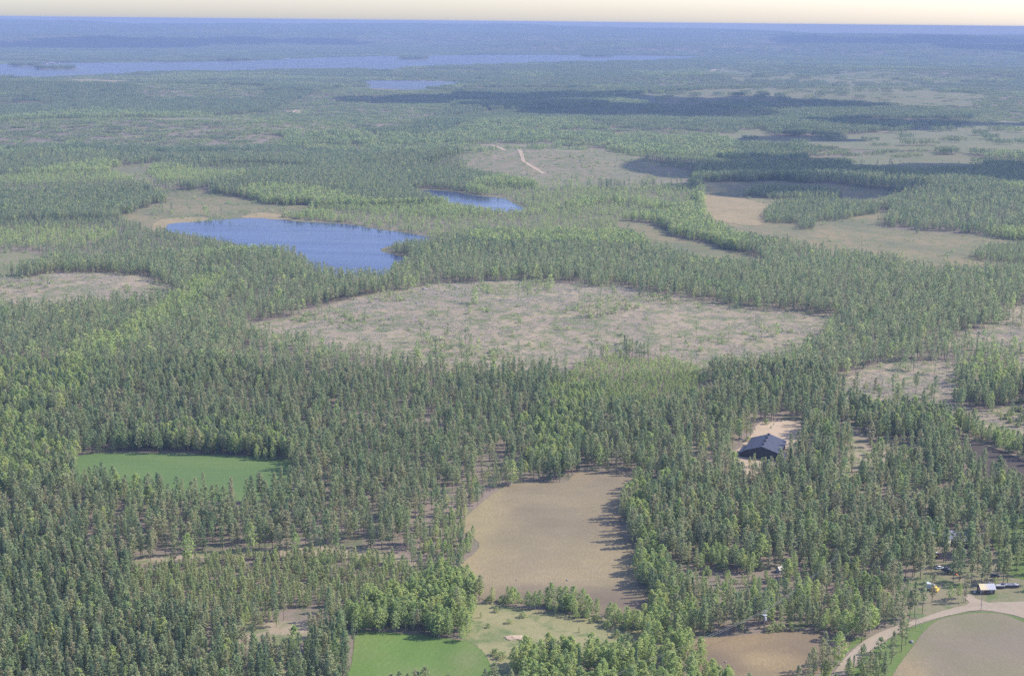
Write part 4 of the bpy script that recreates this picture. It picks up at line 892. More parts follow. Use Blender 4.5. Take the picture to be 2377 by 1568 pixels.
M['rock'] = plain('granite', (0.22, 0.21, 0.20), 0.9, var=0.3, scale=1.5)
def rock_mesh(seed):
    bm = bmesh.new(); bmesh.ops.create_icosphere(bm, subdivisions=2, radius=1.0)
    for v in bm.verts:
        n_ = mnoise.noise(v.co * 1.3 + Vector((seed * 3.1, 0, 0))); v.co *= 1 + 0.35 * n_; v.co.z = max(v.co.z * 0.7, -0.25)
    me = bpy.data.meshes.new('boulder'); bm.to_mesh(me); bm.free(); me.materials.append(M['rock']); return me
ROCKS = [rock_mesh(k) for k in range(3)]
for k, (bx, by, r, lb) in enumerate([(1060, 668, 1.8, 'grey boulder at the top left rim of the main clear-cut'), (985, 672, 2.0, 'flat boulder beneath the pines at the clear-cut top left'), (1098, 694, 1.4, 'dark boulder on the upper left of the main clear-cut'),
        (968, 705, 1.3, 'small boulder on the left slope of the main clear-cut'), (1317, 1347, 0.55, 'whitish stone on the dark lower end of the tan field'), (1200, 1347, 0.4, 'tiny stone on the lower left of the tan field'),
        (1945, 1500, 0.4, 'whitish stone near the pole on the warm brown field'), (1684, 1536, 0.45, 'whitish stone on the left part of the warm brown field'), (1718, 1018, 0.8, 'pale boulder on the sand left of the barn'), (1282, 1370, 0.35, 'small stone by the tan field hedge'), (2116, 1490, 0.9, 'pale boulder by the roadside pine clump')]):
    p = at(bx, by); o = link('boulder', ROCKS[k % 3], None, (p.x, p.y, p.z + 0.25 * r + 0.12)); o.scale = (r * 1.3, r, r); o.rotation_euler = (0, 0, k * 1.1); tag(o, lb, 'boulder')
# spoil heap on the meadow
p = at(1196, 1480); bm = bmesh.new(); bmesh.ops.create_icosphere(bm, subdivisions=3, radius=1.0)
for v in bm.verts:
    v.co *= 1 + 0.25 * mnoise.noise(v.co * 2.0); v.co = Vector((v.co.x * 4.6, v.co.y * 2.4, max(v.co.z, -0.2) * 0.8))
me = bpy.data.meshes.new('sand_heap'); bm.to_mesh(me); bm.free(); me.materials.append(M['sand']); tag(link('sand_heap', me, None, (p.x, p.y, 0.1)), 'low pale sand heap on the dry meadow', 'heap')

# ------------------------------------------------------------------ dark barn
M['tar'] = plain('tarred_boards', (0.035, 0.036, 0.042), 0.8, var=0.25)
M['tin_dark'] = plain('dark_roof_sheet', (0.050, 0.054, 0.082), 0.5, var=0.1, scale=0.8)
M['trim'] = plain('grey_trim', (0.30, 0.31, 0.34), 0.6)
M['cap'] = plain('black_cap', (0.02, 0.02, 0.022), 0.6)
M['white'] = plain('white_paint', (0.78, 0.77, 0.74), 0.6, var=0.06)
M['glass'] = plain('window_glass', (0.03, 0.035, 0.04), 0.1)
def gable_building(root, L, Wd, eave, ridge, wall_mat, roof_mats, over=0.6, board=0.0, board_mat=None, seam=0.0):
    """gable ends face -y and +y; ridge runs along y from 0 to L"""
    w = MB(); w.prism([(-Wd / 2, 0), (Wd / 2, 0), (Wd / 2, eave), (0, ridge), (-Wd / 2, eave)], 0, L); wall = w.build('wall', wall_mat, root)
    if board:
        k = int(Wd / board); mb_cache = {}
        for i in range(k):
            x0 = -Wd / 2 + i * Wd / k; x1 = x0 + Wd / k * 0.9; xm = (x0 + x1) / 2
            t0 = eave + (ridge - eave) * (1 - abs(x0) / (Wd / 2)); t1 = eave + (ridge - eave) * (1 - abs(x1) / (Wd / 2))
            b = MB(); b.prism([(x0, 0.05), (x1, 0.05), (x1, t1 - 0.12), (x0, t0 - 0.12)], -0.06, -0.004); b.build('board', board_mat or wall_mat, wall)
    sl = (ridge - eave) / (Wd / 2); th = 0.16; roofs = []
    for s, mt in ((-1, roof_mats[0]), (1, roof_mats[1])):
        e = s * (Wd / 2 + over); ze = ridge - sl * (Wd / 2 + over)
        b = MB(); b.prism([(0, ridge + 0.03), (e, ze + 0.03), (e, ze + 0.03 + th), (0, ridge + 0.03 + th)][::s], -over, L + over); rf = b.build('roof', mt, root); roofs.append(rf)
        if seam:
            n_ = int((L + 2 * over) / seam)
            for i in range(1, n_):
                y = -over + i * (L + 2 * over) / n_; b = MB(); b.prism([(s * 0.2, ridge + 0.03 + th - sl * 0.2), (e * 0.995, ze + 0.03 + th + sl * 0.02), (e * 0.995, ze + 0.09 + th), (s * 0.2, ridge + 0.09 + th - sl * 0.2)], y - 0.05, y + 0.05); b.build('seam', mt, rf)
    b = MB(); b.prism([(-0.35, ridge + 0.12 - sl * 0.35), (0.35, ridge + 0.12 - sl * 0.35), (0.35, ridge + 0.26 - sl * 0.35), (0, ridge + 0.26), (-0.35, ridge + 0.26 - sl * 0.35)], -over - 0.02, L + over + 0.02); b.build('ridge_cap', roof_mats[1], roofs[0])
    return wall, roofs
root = empty('barn', BARN, R(-18.7)); tag(root, 'long black boarded barn with dark blue-grey gable roof on a sandy yard', 'barn')
wall, roofs = gable_building(root, 27.0, 20.0, 4.4, 7.6, M['tar'], (M['tin_dark'], M['tin_dark']), 0.7, 0.9, M['tar'], 1.1)
for k in range(4):
    y = 3.5 + k * 7.2; b = MB(); b.box(-0.55, 0.55, y - 0.5, y + 0.5, 7.5, 8.55); v_ = b.build('roof_vent', M['cap'], root, 0.05); b = MB(); b.box(-0.75, 0.75, y - 0.7, y + 0.7, 8.552, 8.68); b.build('vent_cap', M['cap'], v_)
b = MB(); b.prism([(10.02, 0), (13.6, 0), (13.6, 2.6), (10.02, 3.3)], -1.5, 6.0); an = b.build('side_annex', M['trim'], root); b = MB(); b.prism([(10.0, 3.34), (14.0, 2.6), (14.0, 2.74), (10.0, 3.5)], -1.9, 6.3); b.build('annex_roof', M['tin_dark'], an)
b = MB(); b.box(13.0, 14.2, -1.62, -1.52, 0.1, 2.2); b.build('door', M['white'], root)
b = MB(); b.prism([(-13.4, 0), (-10.02, 0), (-10.02, 3.4), (-13.4, 2.5)], 0.5, 12.0); ln = b.build('lean_to', M['tar'], root); b = MB(); b.prism([(-13.8, 2.45), (-10.0, 3.5), (-10.0, 3.64), (-13.8, 2.6)], 0.2, 12.3); b.build('lean_to_roof', M['tin_dark'], ln)
b = MB(); b.box(-2.2, 2.2, -0.16, -0.062, 0.05, 3.6); dr = b.build('barn_door', M['cap'], root)
for s in (-1, 1):
    b = MB(); b.box(s * 1.1 - 0.95, s * 1.1 + 0.95, -0.22, -0.162, 0.1, 3.5); b.build('door_leaf', M['tar'], dr)
# stack beside the barn
p = at(1846, 1034); st = empty('timber_stack', (p.x, p.y, p.z + 0.1), R(-18)); tag(st, 'pale sawn timber stacked behind the barn right side', 'timber')
M['timber'] = plain('sawn_timber', (0.58, 0.47, 0.33), 0.8, var=0.15)
for r_ in range(4):
    for c_ in range(5):
        b = MB(); b.box(c_ * 0.45, c_ * 0.45 + 0.4, 0, 4.0 - 0.1 * ((r_ * 3 + c_) % 4), r_ * 0.32, r_ * 0.32 + 0.29); b.build('plank', M['timber'], st)

# ------------------------------------------------------------------ farm buildings
M['red_brown'] = plain('brown_red_boards', (0.115, 0.055, 0.045), 0.85, var=0.25)
M['tin_grey'] = plain('old_roof_tin', (0.33, 0.33, 0.37), 0.5, var=0.22, scale=1.2)
M['tin_rust'] = plain('straw_coloured_tin', (0.55, 0.46, 0.28), 0.6, var=0.15)
M['shed_tin'] = plain('pale_shed_roof', (0.46, 0.42, 0.36), 0.7)
M['dark_board'] = plain('weathered_boards', (0.10, 0.09, 0.085), 0.85, var=0.3)
M['cream'] = plain('cream_wall', (0.66, 0.57, 0.45), 0.8, var=0.08)
def window(parent, x0, x1, z0, z1, y, face=-1, n=2):
    fr = MB(); fr.box(x0, x1, min(y, y + face * 0.08), max(y, y + face * 0.08), z0, z1); f = fr.build('window', M['white'], parent)
    wd = (x1 - x0) / n
    for k in range(n):
        b = MB(); ya_, yb_ = y + face * 0.084, y + face * 0.11; b.box(x0 + k * wd + 0.08, x0 + (k + 1) * wd - 0.08, min(ya_, yb_), max(ya_, yb_), z0 + 0.1, z1 - 0.1); b.build('pane', M['glass'], f)
# cottage: long side faces the camera, ridge along x
def long_building(root, L, Wd, eave, ridge, wall_mat, roof_front, roof_back, over=0.45, board=0.0, seam=0.0):
    w = MB()
    pts = [(-Wd / 2, 0), (Wd / 2, 0), (Wd / 2, eave), (0, ridge), (-Wd / 2, eave)]
    a = [w.bm.verts.new((-L / 2, y, z)) for y, z in pts]; c = [w.bm.verts.new((L / 2, y, z)) for y, z in pts]
    w.bm.faces.new(a); w.bm.faces.new(c[::-1])
    for i in range(5): w.bm.faces.new((a[i], c[i], c[(i + 1) % 5], a[(i + 1) % 5]))
    wall = w.build('wall', wall_mat, root); sl = (ridge - eave) / (Wd / 2); out = []
    if board:
        for i in range(int(L / board)):
            x0 = -L / 2 + i * board; b = MB(); b.box(x0, x0 + board * 0.88, -Wd / 2 - 0.04, -Wd / 2 - 0.003, 0.1, eave - 0.02); b.build('board', wall_mat, wall)
    for s, mt in ((-1, roof_front), (1, roof_back)):
        e = s * (Wd / 2 + over); ze = ridge - sl * (Wd / 2 + over); b = MB()
        q_ = [(0, ridge + 0.02), (e, ze + 0.02), (e, ze + 0.14), (0, ridge + 0.14)]
        a = [b.bm.verts.new((-L / 2 - over, y, z)) for y, z in q_]; c = [b.bm.verts.new((L / 2 + over, y, z)) for y, z in q_]
        b.bm.faces.new(a); b.bm.faces.new(c[::-1])
        for i in range(4): b.bm.faces.new((a[i], c[i], c[(i + 1) % 4], a[(i + 1) % 4]))
        rf = b.build('roof', mt, root); out.append(rf)
        if seam:
            n_ = int((L + 2 * over) / seam)
            for i in range(1, n_):
                x = -L / 2 - over + i * (L + 2 * over) / n_; b = MB(); b.box(x - 0.03, x + 0.03, 0, 1, 0, 1)
                for v in b.bm.verts:
                    t = v.co.y; v.co.y = e * (0.03 + 0.96 * t); v.co.z = ridge + 0.142 - sl * abs(v.co.y) + 0.05 * v.co.z
                b.build('seam', mt, rf)
    return wall, out
def tin_two_tone(name, rust_to):
    m, nt, out = new_mat(name); v = obj_vec(nt); sep = N(nt, 'SeparateXYZ'); nt.links.new(v, sep.inputs[0])
    n_ = noise_tex(nt, v, 1.1, 4, 0.7); a = N(nt, 'Math', operation='MULTIPLY_ADD', ins={1: 3.0}); nt.links.new(n_, a.inputs[0]); nt.links.new(sep.outputs[0], a.inputs[2])
    f = ramp(nt, a.outputs[0], [(0.0, (1, 1, 1)), (0.9, (1, 1, 1)), (1.0, (0, 0, 0))])
    mr = N(nt, 'MapRange', ins={1: rust_to - 1.0, 2: rust_to + 1.6, 3: 0.0, 4: 1.0}); nt.links.new(a.outputs[0], mr.inputs[0])
    c = mix(nt, mr.outputs[0], (0.60, 0.50, 0.30), (0.40, 0.40, 0.45)); diffuse_out(nt, out, c, 0.55, spec=0.4); return m
M['cottage_tin'] = tin_two_tone('patched_cottage_tin', 0.9)
root = empty('cottage', (S_COTTAGE.x, S_COTTAGE.y, 0.06), R(5)); tag(root, 'small red-brown cottage with a straw and grey tin roof by the road', 'cottage')
wall, rf = long_building(root, 6.4, 4.6, 2.5, 4.1, M['red_brown'], M['cottage_tin'], M['tin_grey'], 0.45, 0.4, 0.8)
window(root, 0.9, 2.3, 0.8, 1.9, -2.345); window(root, -2.6, -1.9, 0.9, 1.7, -2.345, n=1)
gw = MB(); gw.box(-3.27, -3.203, -0.7, 0.7, 0.8, 2.0); g_ = gw.build('window', M['white'], root); gw = MB(); gw.box(-3.30, -3.274, -0.55, 0.55, 0.95, 1.85); gw.build('pane', M['glass'], g_)
b = MB(); b.box(-0.6, 0.4, -2.43, -2.346, 0.1, 2.1); b.build('door', M['dark_board'], root)
b = MB(); b.box(-3.34, -3.203, -2.35, -2.2, 0.05, 2.45); b.build('corner_board', M['white'], root)
b = MB(); b.box(1.2, 1.7, 0.3, 0.8, 3.4, 4.8); b.build('chimney', M['trim'], rf[1])
# farmhouse with a long grey roof half hidden by pines
root = empty('farmhouse', (S_HOUSE.x, S_HOUSE.y, 0.05), R(-24)); tag(root, 'farmhouse with a long silvery tin roof half hidden by tall pines', 'house')
wall, rf = long_building(root, 15.5, 8.0, 3.4, 6.2, M['dark_board'], M['tin_grey'], M['tin_grey'], 0.5, 0.0, 0.9)
for k in range(4): window(root, -6.2 + k * 3.4, -5.0 + k * 3.4, 1.1, 2.5, -4.0)
b = MB(); b.box(-0.5, 0.5, 0.2, 1.1, 5.4, 7.3); b.build('chimney', M['trim'], rf[1])
root = empty('outbuilding', (S_OUTB.x, S_OUTB.y, 0.05), R(20)); tag(root, 'white-walled outbuilding between pines left of the farmhouse', 'outbuilding')
wall, rf = long_building(root, 8.0, 5.5, 2.8, 4.6, M['white'], M['tin_grey'], M['tin_grey'], 0.4, 0.0, 0.9); window(root, -2.5, -1.5, 1.0, 2.0, -2.75); window(root, 0.8, 1.8, 1.0, 2.0, -2.75)
root = empty('garden_shed', (S_ANNEX.x, S_ANNEX.y, 0.05), R(-24)); tag(root, 'cream garden shed in front of the farmhouse left end', 'shed')
wall, rf = long_building(root, 3.0, 2.6, 2.2, 3.2, M['cream'], M['cream'], M['tin_grey'], 0.3); b = MB(); b.box(-0.4, 0.4, -1.37, -1.303, 0.05, 1.9); b.build('door', M['white'], root)
root = empty('field_shed', (S_SHED.x, S_SHED.y, 0.05), R(28)); tag(root, 'small pale roofed shed amid young trees left of the farm', 'shed')
wall, rf = long_building(root, 3.4, 2.8, 1.6, 2.7, M['trim'], M['shed_tin'], M['shed_tin'], 0.3, 0, 0.6); b = MB(); b.box(-0.4, 0.4, -1.47, -1.403, 0.05, 1.5); b.build('door', M['trim'], root)
# stacked planks under tin right of the cottage
for (bx, by, L, lb) in ((2318, 1366, 6.0, 'left stack of grey boards behind the cottage'), (2345, 1364, 8.5, 'right long stack of boards under silvery tin')):
    p = at(bx, by); root = empty('board_stack', (p.x, p.y, 0.08), R(2)); tag(root, lb, 'board stack')
    for r_ in range(5):
        for c_ in range(5):
            b = MB(); b.box(-L / 2 + 0.05 * ((r_ + c_) % 3), L / 2, c_ * 0.38, c_ * 0.38 + 0.34, 0.25 + r_ * 0.22, 0.25 + r_ * 0.22 + 0.19); b.build('board', M['dark_board'], root)
    for k in range(int(L / 1.2)):
        b = MB(); b.prism([(-L / 2 + k * 1.2, 1.42), (-L / 2 + k * 1.2 + 1.16, 1.42), (-L / 2 + k * 1.2 + 1.16, 1.47), (-L / 2 + k * 1.2, 1.47)], -0.25, 2.1); b.build('tin_sheet', M['tin_grey'], root)
    for k in (0, 1):
        b = MB(); b.box(-L / 2 + 0.6 + k * (L - 1.4), -L / 2 + 0.8 + k * (L - 1.4), 0, 1.9, 0, 0.24); b.build('bearer', M['dark_board'], root)

# ------------------------------------------------------------------ machines
M['yellow'] = plain('yellow_paint', (0.62, 0.42, 0.06), 0.45); M['orange'] = plain('orange_paint', (0.68, 0.17, 0.04), 0.45); M['tyre'] = plain('rubber', (0.025, 0.025, 0.025), 0.85)
M['tarp'] = plain('pale_blue_tarp', (0.45, 0.50, 0.53), 0.6, var=0.08); M['car_dark'] = plain('dark_blue_paint', (0.045, 0.055, 0.08), 0.35); M['car_white'] = plain('white_car_paint', (0.72, 0.72, 0.72), 0.35, var=0.03)
def wheel(root, x, y, r, w):
    b = MB(); b.tube([(x, y - w / 2, r), (x, y - w * 0.3, r), (x, y + w * 0.3, r), (x, y + w / 2, r)], [r * 0.88, r, r, r * 0.88], 16); t = b.build('wheel', M['tyre'], root); b = MB(); b.tube([(x, y - w / 2 - 0.02, r), (x, y + w / 2 + 0.02, r)], r * 0.5, 12); b.build('rim', M['yellow'] if r > 0.5 else M['trim'], t)
def tractor(loc, rz, body, label, bucket=None, name='tractor'):
    root = empty(name, loc, rz); tag(root, label, 'tractor')
    b = MB(); b.box(0.2, 2.2, -0.4, 0.4, 0.85, 1.55); b.build('hood', body, root, 0.08)
    b = MB(); b.box(-1.0, 0.3, -0.45, 0.45, 0.6, 1.2); b.build('chassis', M['car_dark'], root)
    b = MB(); b.prism([(-1.1, 1.2), (0.2, 1.2), (0.05, 2.5), (-0.95, 2.5)], -0.62, 0.62); cab = b.build('cab', M['glass'], root)
    b = MB(); b.box(-1.05, 0.15, -0.7, 0.7, 2.503, 2.62); b.build('cab_roof', M['white'], cab)
    for s in (-1, 1):
        wheel(root, -0.6, s * 0.85, 0.78, 0.42); wheel(root, 1.75, s * 0.75, 0.45, 0.3)
        b = MB(); b.prism([(-1.35, 1.45), (-1.0, 1.68), (-0.2, 1.68), (0.15, 1.45), (0.15, 1.5), (-0.2, 1.74), (-1.0, 1.74), (-1.35, 1.5)], s * 0.85 - 0.22, s * 0.85 + 0.22); b.build('mudguard', body, root)
    b = MB(); b.tube([(1.4, 0.25, 1.5), (1.4, 0.25, 2.3)], 0.05, 6); b.build('exhaust', M['cap'], root)
    if bucket:
        b = MB(); b.prism([(2.4, 0.2), (3.3, 0.1), (3.3, 0.2), (2.55, 0.35), (2.5, 1.0), (2.4, 1.0)], -0.9, 0.9); b.build('bucket', bucket, root)
        for s in (-1, 1): b = MB(); b.tube([(0.3, s * 0.55, 1.4), (1.6, s * 0.6, 1.5), (2.42, s * 0.6, 0.6)], 0.07, 6); b.build('loader_arm', bucket, root)
    return root
tractor((S_TRACTOR.x, S_TRACTOR.y, 0.06), R(-10), M['car_dark'], 'dark tractor with white cab roof and orange bucket in the farmyard', M['orange'])
o_ = tractor((S_ORANGE.x, S_ORANGE.y, 0.06), R(200), M['orange'], 'orange tractor half hidden in trees behind the farmyard')
# covered harvester: pale tarp over the body, yellow head in front
root = empty('covered_harvester', (S_MACHINE.x, S_MACHINE.y, 0.06), R(-30)); tag(root, 'farm machine under a pale blue tarp with a yellow front', 'harvester')
b = MB(); b.prism([(-2.6, 0.9), (2.0, 0.9), (2.1, 2.4), (1.2, 3.1), (-1.6, 3.2), (-2.6, 2.3)], -1.4, 1.4); b.build('tarp', M['tarp'], root, 0.12)
b = MB(); b.prism([(1.9, 0.5), (3.2, 0.5), (3.3, 1.3), (2.6, 2.2), (2.1, 2.2)], -1.2, 1.2); b.build('feeder', M['yellow'], root, 0.06)
b = MB(); b.box(3.22, 3.9, -2.0, 2.0, 0.25, 0.95); b.build('cutting_head', M['yellow'], root, 0.06)
for s in (-1, 1): wheel(root, 1.2, s * 1.55, 0.8, 0.45); wheel(root, -1.9, s * 1.45, 0.5, 0.3)
def car(loc, rz, paint, label):
    root = empty('parked_car', loc, rz); tag(root, label, 'car')
    b = MB(); b.prism([(-2.1, 0.35), (2.1, 0.35), (2.15, 0.7), (1.2, 0.92), (-1.9, 0.95), (-2.15, 0.75)], -0.8, 0.8); b.build('body', paint, root, 0.05)
    b = MB(); b.prism([(-1.7, 0.93), (1.0, 0.9), (0.4, 1.38), (-1.3, 1.4)], -0.68, 0.68); cb = b.build('cabin', M['glass'], root); b = MB(); b.prism([(-1.3, 1.405), (0.4, 1.385), (0.36, 1.44), (-1.25, 1.46)], -0.66, 0.66); b.build('car_roof', paint, cb)
    for x in (-1.35, 1.35):
        for s in (-1, 1): wheel(root, x, s * 0.74, 0.3, 0.18)
    for s in (-1, 1): b = MB(); b.box(2.1, 2.17, s * 0.6 - 0.15, s * 0.6 + 0.15, 0.55, 0.72); b.build('headlight', M['white'], root)
car((S_CAR.x, S_CAR.y, 0.06), R(15), M['car_white'], 'pale car parked left of the dark tractor'); p = at(2196, 1322)
car((p.x, p.y, 0.06), R(75), M['car_dark'], 'dark blue car parked right behind the dark tractor'); p = at(2310, 1338)
car((p.x, p.y, 0.06), R(5), M['car_dark'], 'dark car in shade behind the board stacks')
root = empty('trailer', (S_WHITE.x, S_WHITE.y, 0.02), R(8)); tag(root, 'small white trailer almost hidden in the wood left of the farmyard', 'trailer')
b = MB(); b.prism([(-2.0, 0.55), (2.0, 0.55), (2.1, 1.4), (1.7, 2.3), (-1.8, 2.3), (-2.1, 1.4)], -1.0, 1.0); b.build('body', M['car_white'], root, 0.08); window(root, -1.0, 0.8, 1.3, 1.9, -1.005)
for s in (-1, 1): wheel(root, 0.0, s * 0.95, 0.33, 0.2)
b = MB(); b.tube([(2.0, 0, 0.6), (3.3, 0, 0.5)], 0.05, 6); b.build('drawbar', M['trim'], root)
p = at(2262, 1376); root = empty('wheelbarrow', (p.x, p.y, 0.08), R(40)); tag(root, 'white tub wheelbarrow at the cottage left wall', 'wheelbarrow')
b = MB(); b.prism([(-0.45, 0.35), (0.35, 0.35), (0.6, 0.75), (-0.6, 0.75)], -0.35, 0.35); b.build('tub', M['car_white'], root, 0.03); wheel(root, 0.65, 0, 0.2, 0.1)
for s in (-1, 1):
    b = MB(); b.tube([(0.65, s * 0.08, 0.22), (-0.3, s * 0.28, 0.4), (-1.1, s * 0.3, 0.62)], 0.025, 6); b.build('handle', M['trim'], root); b = MB(); b.tube([(-0.35, s * 0.28, 0.38), (-0.4, s * 0.28, 0.0)], 0.025, 6); b.build('leg', M['trim'], root)

# ------------------------------------------------------------------ poles and wires
M['pole'] = plain('weathered_pole', (0.30, 0.27, 0.24), 0.9, var=0.2); M['metal'] = plain('galvanised', (0.48, 0.50, 0.55), 0.5, 0.4); M['wire'] = plain('aluminium_wire', (0.30, 0.30, 0.30), 0.8, 0.0); M['insul'] = plain('porcelain', (0.5, 0.45, 0.4), 0.3)
def pole(bx, by, h, label, arms=1, rz=0.0, brace=None, box=False):
    p = at(bx, by); root = empty('utility_pole', (p.x, p.y, p.z), rz); tag(root, label, 'pole')
    b = MB(); b.tube([(0, 0, -0.2), (0, 0, h * 0.5), (0, 0, h)], [0.15, 0.13, 0.10], 8); b.build('post', M['pole'], root)
    tips = []
    for k in range(arms):
        z_ = h - 0.25 - k * 0.75; b = MB(); b.box(-1.1, 1.1, -0.17, -0.10, z_, z_ + 0.12); arm = b.build('crossarm', M['metal'] if box else M['pole'], root)
        for x in (-1.0, 0.0, 1.0):
            b = MB(); b.tube([(x, -0.135, z_ + 0.122), (x, -0.135, z_ + 0.2), (x, -0.135, z_ + 0.3)], [0.03, 0.06, 0.04], 8); b.build('insulator', M['insul'], arm); tips.append((x, -0.135, z_ + 0.3))
    if brace:
        q_ = at(*brace); d = q_ - p; c, s = math.cos(-rz), math.sin(-rz); b = MB(); b.tube([(0, 0, h * 0.92), (d.x * c - d.y * s, d.x * s + d.y * c, 0)], 0.09, 8); b.build('stay', M['pole'], root)
    if box:
        b = MB(); b.box(-0.5, 0.5, -0.95, -0.16, h - 4.4, h - 2.9); t = b.build('transformer', M['metal'], root, 0.04)
        for x in (-0.3, 0, 0.3): b = MB(); b.tube([(x, -0.55, h - 2.9), (x, -0.55, h - 2.6)], 0.05, 6); b.build('bushing', M['insul'], t)
        b = MB(); b.box(-0.9, 0.9, -0.9, 0.9, h - 2.2, h - 2.1); b.build('platform', M['metal'], root)
    c, s = math.cos(rz), math.sin(rz)
    return [Vector((p.x + x * c - y * s, p.y + x * s + y * c, p.z + z_)) for x, y, z_ in tips]
def wire(a, c, label, sag=0.6, r=0.022):
    pts_ = [a.lerp(c, k / 14) - Vector((0, 0, sag * 4 * (k / 14) * (1 - k / 14))) for k in range(15)]
    b = MB(); b.tube(pts_, r, 4); o = b.build('power_line', M['wire']); tag(o, label, 'wire', 'power lines on the poles')
T0 = pole(1479, 1588, 9.0, 'utility pole standing in the bottom birch grove', 2, R(38))
T1 = pole(1773, 1464, 9.5, 'transformer pole with double crossarms behind the warm brown field', 2, R(38), None, True)
T2 = pole(1939, 1334, 9.5, 'utility pole topping the wood left of the farm', 2, R(38))
T00 = pole(1300, 1668, 9.0, 'utility pole at the bottom edge in the birches', 2, R(38))
for k, w_ in enumerate(('left upper', 'middle upper', 'right upper', 'left lower', 'middle lower', 'right lower')):
    wire(T1[k], T0[k], w_ + ' wire from the transformer pole down to the birch grove', 0.8, 0.011); wire(T2[k], T1[k], w_ + ' wire from the wood pole to the transformer pole', 1.2, 0.012); wire(T0[k], T00[k], w_ + ' wire over the bottom birch grove', 0.8, 0.014)
A = pole(1935, 1538, 8.5, 'lone pole at the right end of the warm brown field', 1, R(50))
B = pole(2125, 1457, 6.0, 'short braced pole on the verge at the road bend', 0, 0, (2143, 1467)); Cp = pole(2277, 1416, 6.8, 'pole at the inner bend of the road in front of the cottage', 0); D_ = pole(2237, 1397, 5.5, 'thin pole on the lawn edge left of the cottage', 0)
F2 = pole(2148, 1352, 8.5, 'pole in the farmyard near the covered machine', 1, R(50))
for k, w_ in ((0, 'left'), (2, 'right')): wire(A[k], F2[k], w_ + ' wire from the lone field pole to the farmyard', 0.9, 0.016)
# pale dead snag at the young plantation
p = at(400, 1279); root = empty('dead_snag', (p.x, p.y, p.z)); tag(root, 'pale bare dead trunk above the young plantation', 'snag'); b = MB(); b.tube([(0, 0, -0.1), (0.05, 0, 3), (0.15, 0.05, 5.4)], [0.16, 0.12, 0.04], 8); b.build('trunk', M['birch_bark'], root)
for k in range(3): b = MB(); b.tube([(0.05, 0, 2.5 + k * 0.8), (0.5 * (-1) ** k, 0.2, 3.0 + k * 0.8)], [0.04, 0.015], 5); b.build('branch', M['birch_bark'], root)

# ------------------------------------------------------------------ houses on the far lake shore
M['far_red'] = plain('red_boards', (0.30, 0.09, 0.07), 0.85)
for bx, by, L, mt, lb in ((104, 148.5, 26, 'white', 'long white house on the far left shore of the long lake'), (120, 148.6, 30, 'far_red', 'long red house on the far left shore of the long lake'), (135, 148.4, 16, 'white', 'small white house right of the red one on the far shore'),
                          (56, 131.0, 16, 'white', 'white house on the slope at far left'), (68, 130.5, 18, 'cream', 'cream house on the slope at far left'), (668, 138.5, 26, 'cream', 'cream house on the far shore left of the island'), (650, 139.4, 14, 'white', 'little white house by the far shore left of the island'),
                          (757, 226.0, 9, 'white', 'white tall building in the middle far woods'), (61, 190, 12, 'cream', 'small cream cottage at left before the long lake')):
    p = at(bx, by); root = empty('lake_house', (p.x, p.y, p.z), R(8)); tag(root, lb, 'house')
    wall, rf = long_building(root, L, 10, 5.0, 8.5, M[mt], M['tin_grey'] if mt != 'white' else M['red_brown'], M['tin_grey'], 0.6)
    for k in range(max(2, int(L / 6))): window(root, -L / 2 + 1.5 + k * 5, -L / 2 + 3.2 + k * 5, 1.4, 3.6, -5.0)

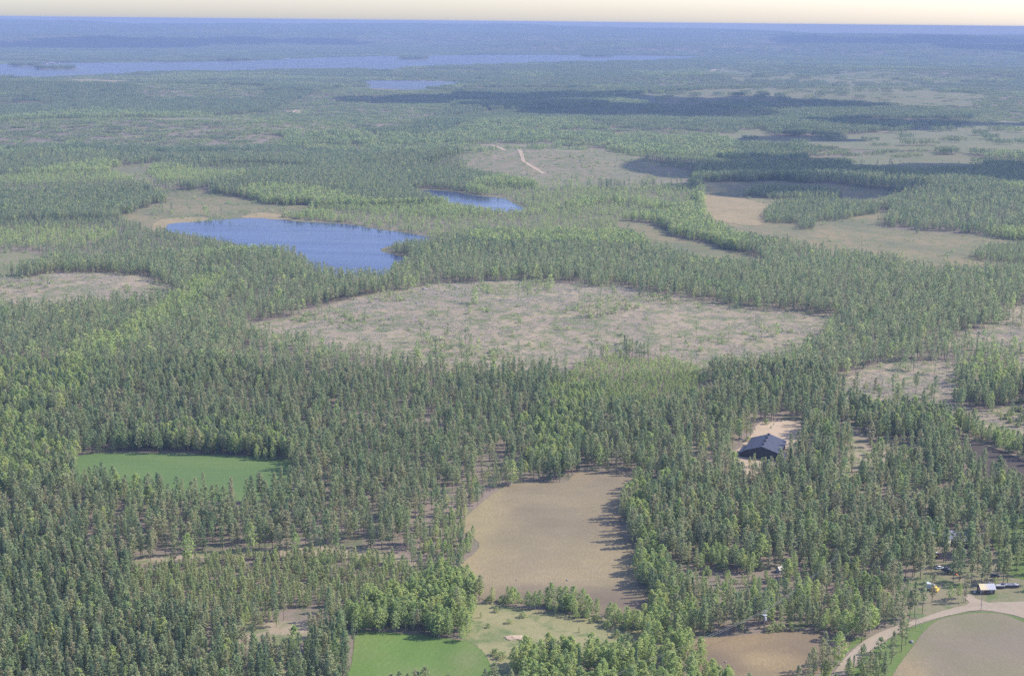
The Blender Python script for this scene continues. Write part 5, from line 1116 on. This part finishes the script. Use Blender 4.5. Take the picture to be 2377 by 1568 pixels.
# ------------------------------------------------------------------ clouds overhead (their shadows lie on the far woods)
m_, nt_, out_ = new_mat('cloud_white'); d_ = N(nt_, 'BsdfDiffuse', ins={0: (0.9, 0.9, 0.9, 1)}); tr_ = N(nt_, 'BsdfTransparent'); ms_ = N(nt_, 'MixShader'); v_ = obj_vec(nt_)
f_ = ramp(nt_, noise_tex(nt_, v_, 0.006, 5, 0.65), [(0.28, (0, 0, 0)), (0.56, (1, 1, 1))]); nt_.links.new(f_, ms_.inputs[0]); nt_.links.new(tr_.outputs[0], ms_.inputs[1]); nt_.links.new(d_.outputs[0], ms_.inputs[2]); nt_.links.new(ms_.outputs[0], out_.inputs[0])
M['cloud'] = m_
def cloud(shadow_pts, base, seed, label, grow=1.0):
    """puffs that together shade the given ground spots; the puffs float where the sun ray to each spot crosses the base height"""
    bm = bmesh.new(); rng = np.random.default_rng(seed)
    for bx, by, rx, ry in shadow_pts:
        g = at(bx, by); k = (base - g.z) / sun_dir.z; c = Vector((g.x + sun_dir.x * k, g.y + sun_dir.y * k, base))
        for _ in range(7):
            a = rng.uniform(0, 6.28); r = math.sqrt(rng.random()) * 0.7; s = rng.uniform(0.32, 0.6)
            off = Vector((math.cos(a) * rx * r, math.sin(a) * ry * r, rng.uniform(0, 25)))
            mt = Matrix.Translation(c + off) @ Matrix.Diagonal((rx * s * 1.3, ry * s * 1.6, min(rx, ry) * 0.16, 1))
            ret = bmesh.ops.create_icosphere(bm, subdivisions=3, radius=1.0, matrix=mt)
            for v in ret['verts']:
                v.co += Vector((1, 1, 0.2)) * (mnoise.noise(v.co * 0.012) * 40)
    me = bpy.data.meshes.new('cloud'); bm.to_mesh(me); bm.free(); me.materials.append(M['cloud'])
    me.polygons.foreach_set('use_smooth', [True] * len(me.polygons))
    tag(link('cloud', me), label, 'cloud')
cloud([(960, 236, 210, 170), (1120, 232, 240, 210), (1260, 245, 240, 230), (1420, 252, 240, 230), (1560, 258, 230, 220), (1700, 250, 240, 200), (1850, 242, 260, 230), (1640, 238, 230, 200), (1400, 226, 260, 150)], 950, 3, 'broad white cloud high above the middle of the valley')
cloud([(1640, 398, 90, 80), (1760, 402, 110, 90), (1850, 385, 120, 110), (1800, 428, 130, 80), (1980, 392, 140, 110), (2080, 410, 130, 110), (2220, 400, 150, 110), (2340, 408, 150, 130), (1900, 448, 120, 60), (2440, 420, 150, 150)], 800, 5, 'smaller white cloud high above the right bog')
cloud([(2020, 292, 170, 110), (2120, 286, 180, 110), (1900, 322, 150, 90), (2300, 288, 220, 50)], 850, 9, 'small white cloud high above the right heath')

cloud([(1900, 96, 520, 900), (2080, 102, 600, 800), (2260, 100, 620, 900), (2400, 110, 600, 800)], 1250, 13, 'flat white cloud added out of view to shade the right hills')  # added, never in view: its shadow gives the right hills darker ridges
cloud([(120, 98, 600, 800), (330, 102, 640, 700), (520, 96, 600, 700), (760, 100, 500, 500)], 1250, 17, 'flat white cloud added out of view to shade the left hills')  # another unseen addition, there only for shade variation on the left hills

# ------------------------------------------------------------------ air
b = MB(); b.box(-15600, 15600, -2100, 26600, -2.0, max(252.5, float(gz.max()) + 21))
hz, nt_, out_ = new_mat('blue_haze'); pv = N(nt_, 'VolumePrincipled'); pv.inputs['Color'].default_value = (0.28, 0.38, 0.64, 1); pv.inputs['Density'].default_value = 9e-5; pv.inputs['Anisotropy'].default_value = 0.0
nt_.links.new(pv.outputs[0], out_.inputs['Volume'])
o = b.build('haze', hz); tag(o, 'pale blue haze in the air over the whole valley', 'haze', kind='stuff')
